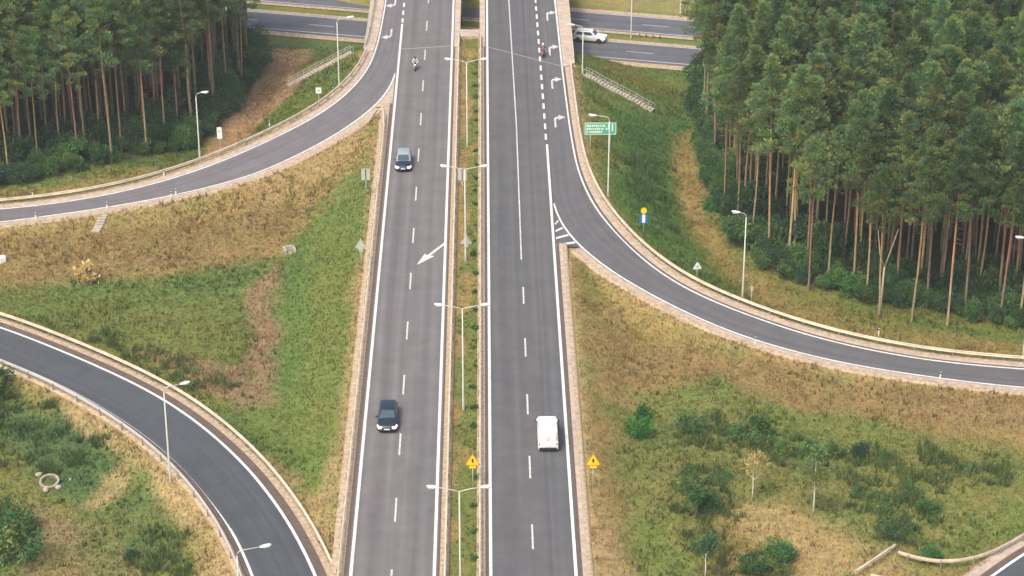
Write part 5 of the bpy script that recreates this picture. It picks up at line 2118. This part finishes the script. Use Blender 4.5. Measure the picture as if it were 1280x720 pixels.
v, f, c = blades(22000, (-85, 85, 158, 300), (.22, .5), .11, 23, .3, .92, green_only, 5)
c = c * [.92, 1.05, .95]
o = link('leafy_weeds', np_mesh('leafy_weeds', v, f, M_GRASS, c))
tag(o, 'dark leafy weed patches in the greener parts of the meadow', 'weeds', kind='stuff')

THICK = [np.array([on(*p)[:2] for p in pl]) for pl in (
    [(845, 520), (890, 515), (960, 535), (1130, 560), (1120, 590), (1000, 592), (900, 565), (850, 560)],
    [(830, 590), (900, 575), (930, 610), (915, 690), (860, 690), (830, 640)],
    [(1050, 600), (1160, 590), (1180, 640), (1150, 690), (1090, 680), (1060, 640)],
    [(1150, 560), (1270, 570), (1290, 610), (1190, 625)], [(905, 690), (1000, 680), (1020, 760), (900, 760)],
    [(60, 402), (150, 412), (300, 480), (310, 500), (230, 490)], [(-40, 480), (60, 500), (130, 560), (60, 600), (-40, 560)],
    [(150, 650), (210, 640), (240, 720), (180, 740)], [(775, 150), (835, 165), (830, 260), (850, 300), (800, 260), (775, 210)])]


def thicket(x, y, g):
    m = np.zeros(len(x), bool)
    for pl in THICK:
        m |= poly_sd(x, y, pl) + 3.0 * fbm(x, y, 2.6, 3) > .3
    return m & (g.random(len(x)) < np.clip(.38 + 1.9 * fbm(x + 9, y, 1.5, 2), .02, 1))


v, f, c = blades(90000, (-60, 60, 165, 268), (.4, 1.15), .075, 24, .28, 1.0, thicket, 6)
tone = np.repeat(np.random.default_rng(5).uniform(.65, 1.5, len(c) // 3), 3)[:, None]
c = (.35 * c + .65 * np.array([0.10, 0.18, 0.06])) * tone
o = link('thicket_weeds', np_mesh('thicket_weeds', v, f, M_LEAF, c))
tag(o, 'tall green weeds and saplings growing in tangled patches between the bushes', 'weeds', kind='stuff')

def dry_only(x, y, g):
    col = ground_color(x, y, np.full(len(x), 5.0))
    return (poly_sd(x, y, _BANK) < -.5) & (col[:, 0] > col[:, 1] * 1.12) & (g.random(len(x)) < np.clip(.4 + 1.2 * fbm(x + 70, y, 3.5, 3), 0, 1))


v, f, c = blades(46000, (-70, 70, 165, 290), (.35, .8), .035, 27, .25, 1.25, dry_only, 2)
c = np.clip(c * [1.05, 1.0, .95], 0, .72)
o = link('dry_stalks', np_mesh('dry_stalks', v, f, M_GRASS, c))
tag(o, 'pale dry stalks scattered through the brown grass', 'grass', kind='stuff')

# small shrubs planted along the right side of the median
g = random.Random(9)
MS = bmesh_of('median_shrub', 600, .35, .55, 6, 40, GREENS, leaf=.15)
for k, y in enumerate(np.arange(166, 296, 4.4)):
    if True:
        bush(MS, -1.35 + g.uniform(-.15, .15), y + g.uniform(-.8, .8), g.uniform(.6, 1.15), ordinal(k + 1) + ' small round shrub along the right side of the grass median, counted from the bottom', 'shrubs on the median', cat='shrub', name='median_shrub')


# ------------------------------------------------------------------ air
hz_ = MB()
hz_.box((0, 250, 50.5), (10400, 10400, 117))
HM = bpy.data.materials.new('thin_haze')
HM.use_nodes = True
HM.node_tree.nodes.clear()
_o = HM.node_tree.nodes.new('ShaderNodeOutputMaterial')
_v = HM.node_tree.nodes.new('ShaderNodeVolumePrincipled')
_v.inputs['Color'].default_value = (0.86, 0.93, 1.0, 1)
_v.inputs['Density'].default_value = 0.00017
HM.node_tree.links.new(_v.outputs[0], _o.inputs['Volume'])
tag(hz_.build('haze', HM), 'thin pale haze in the air', kind='stuff')
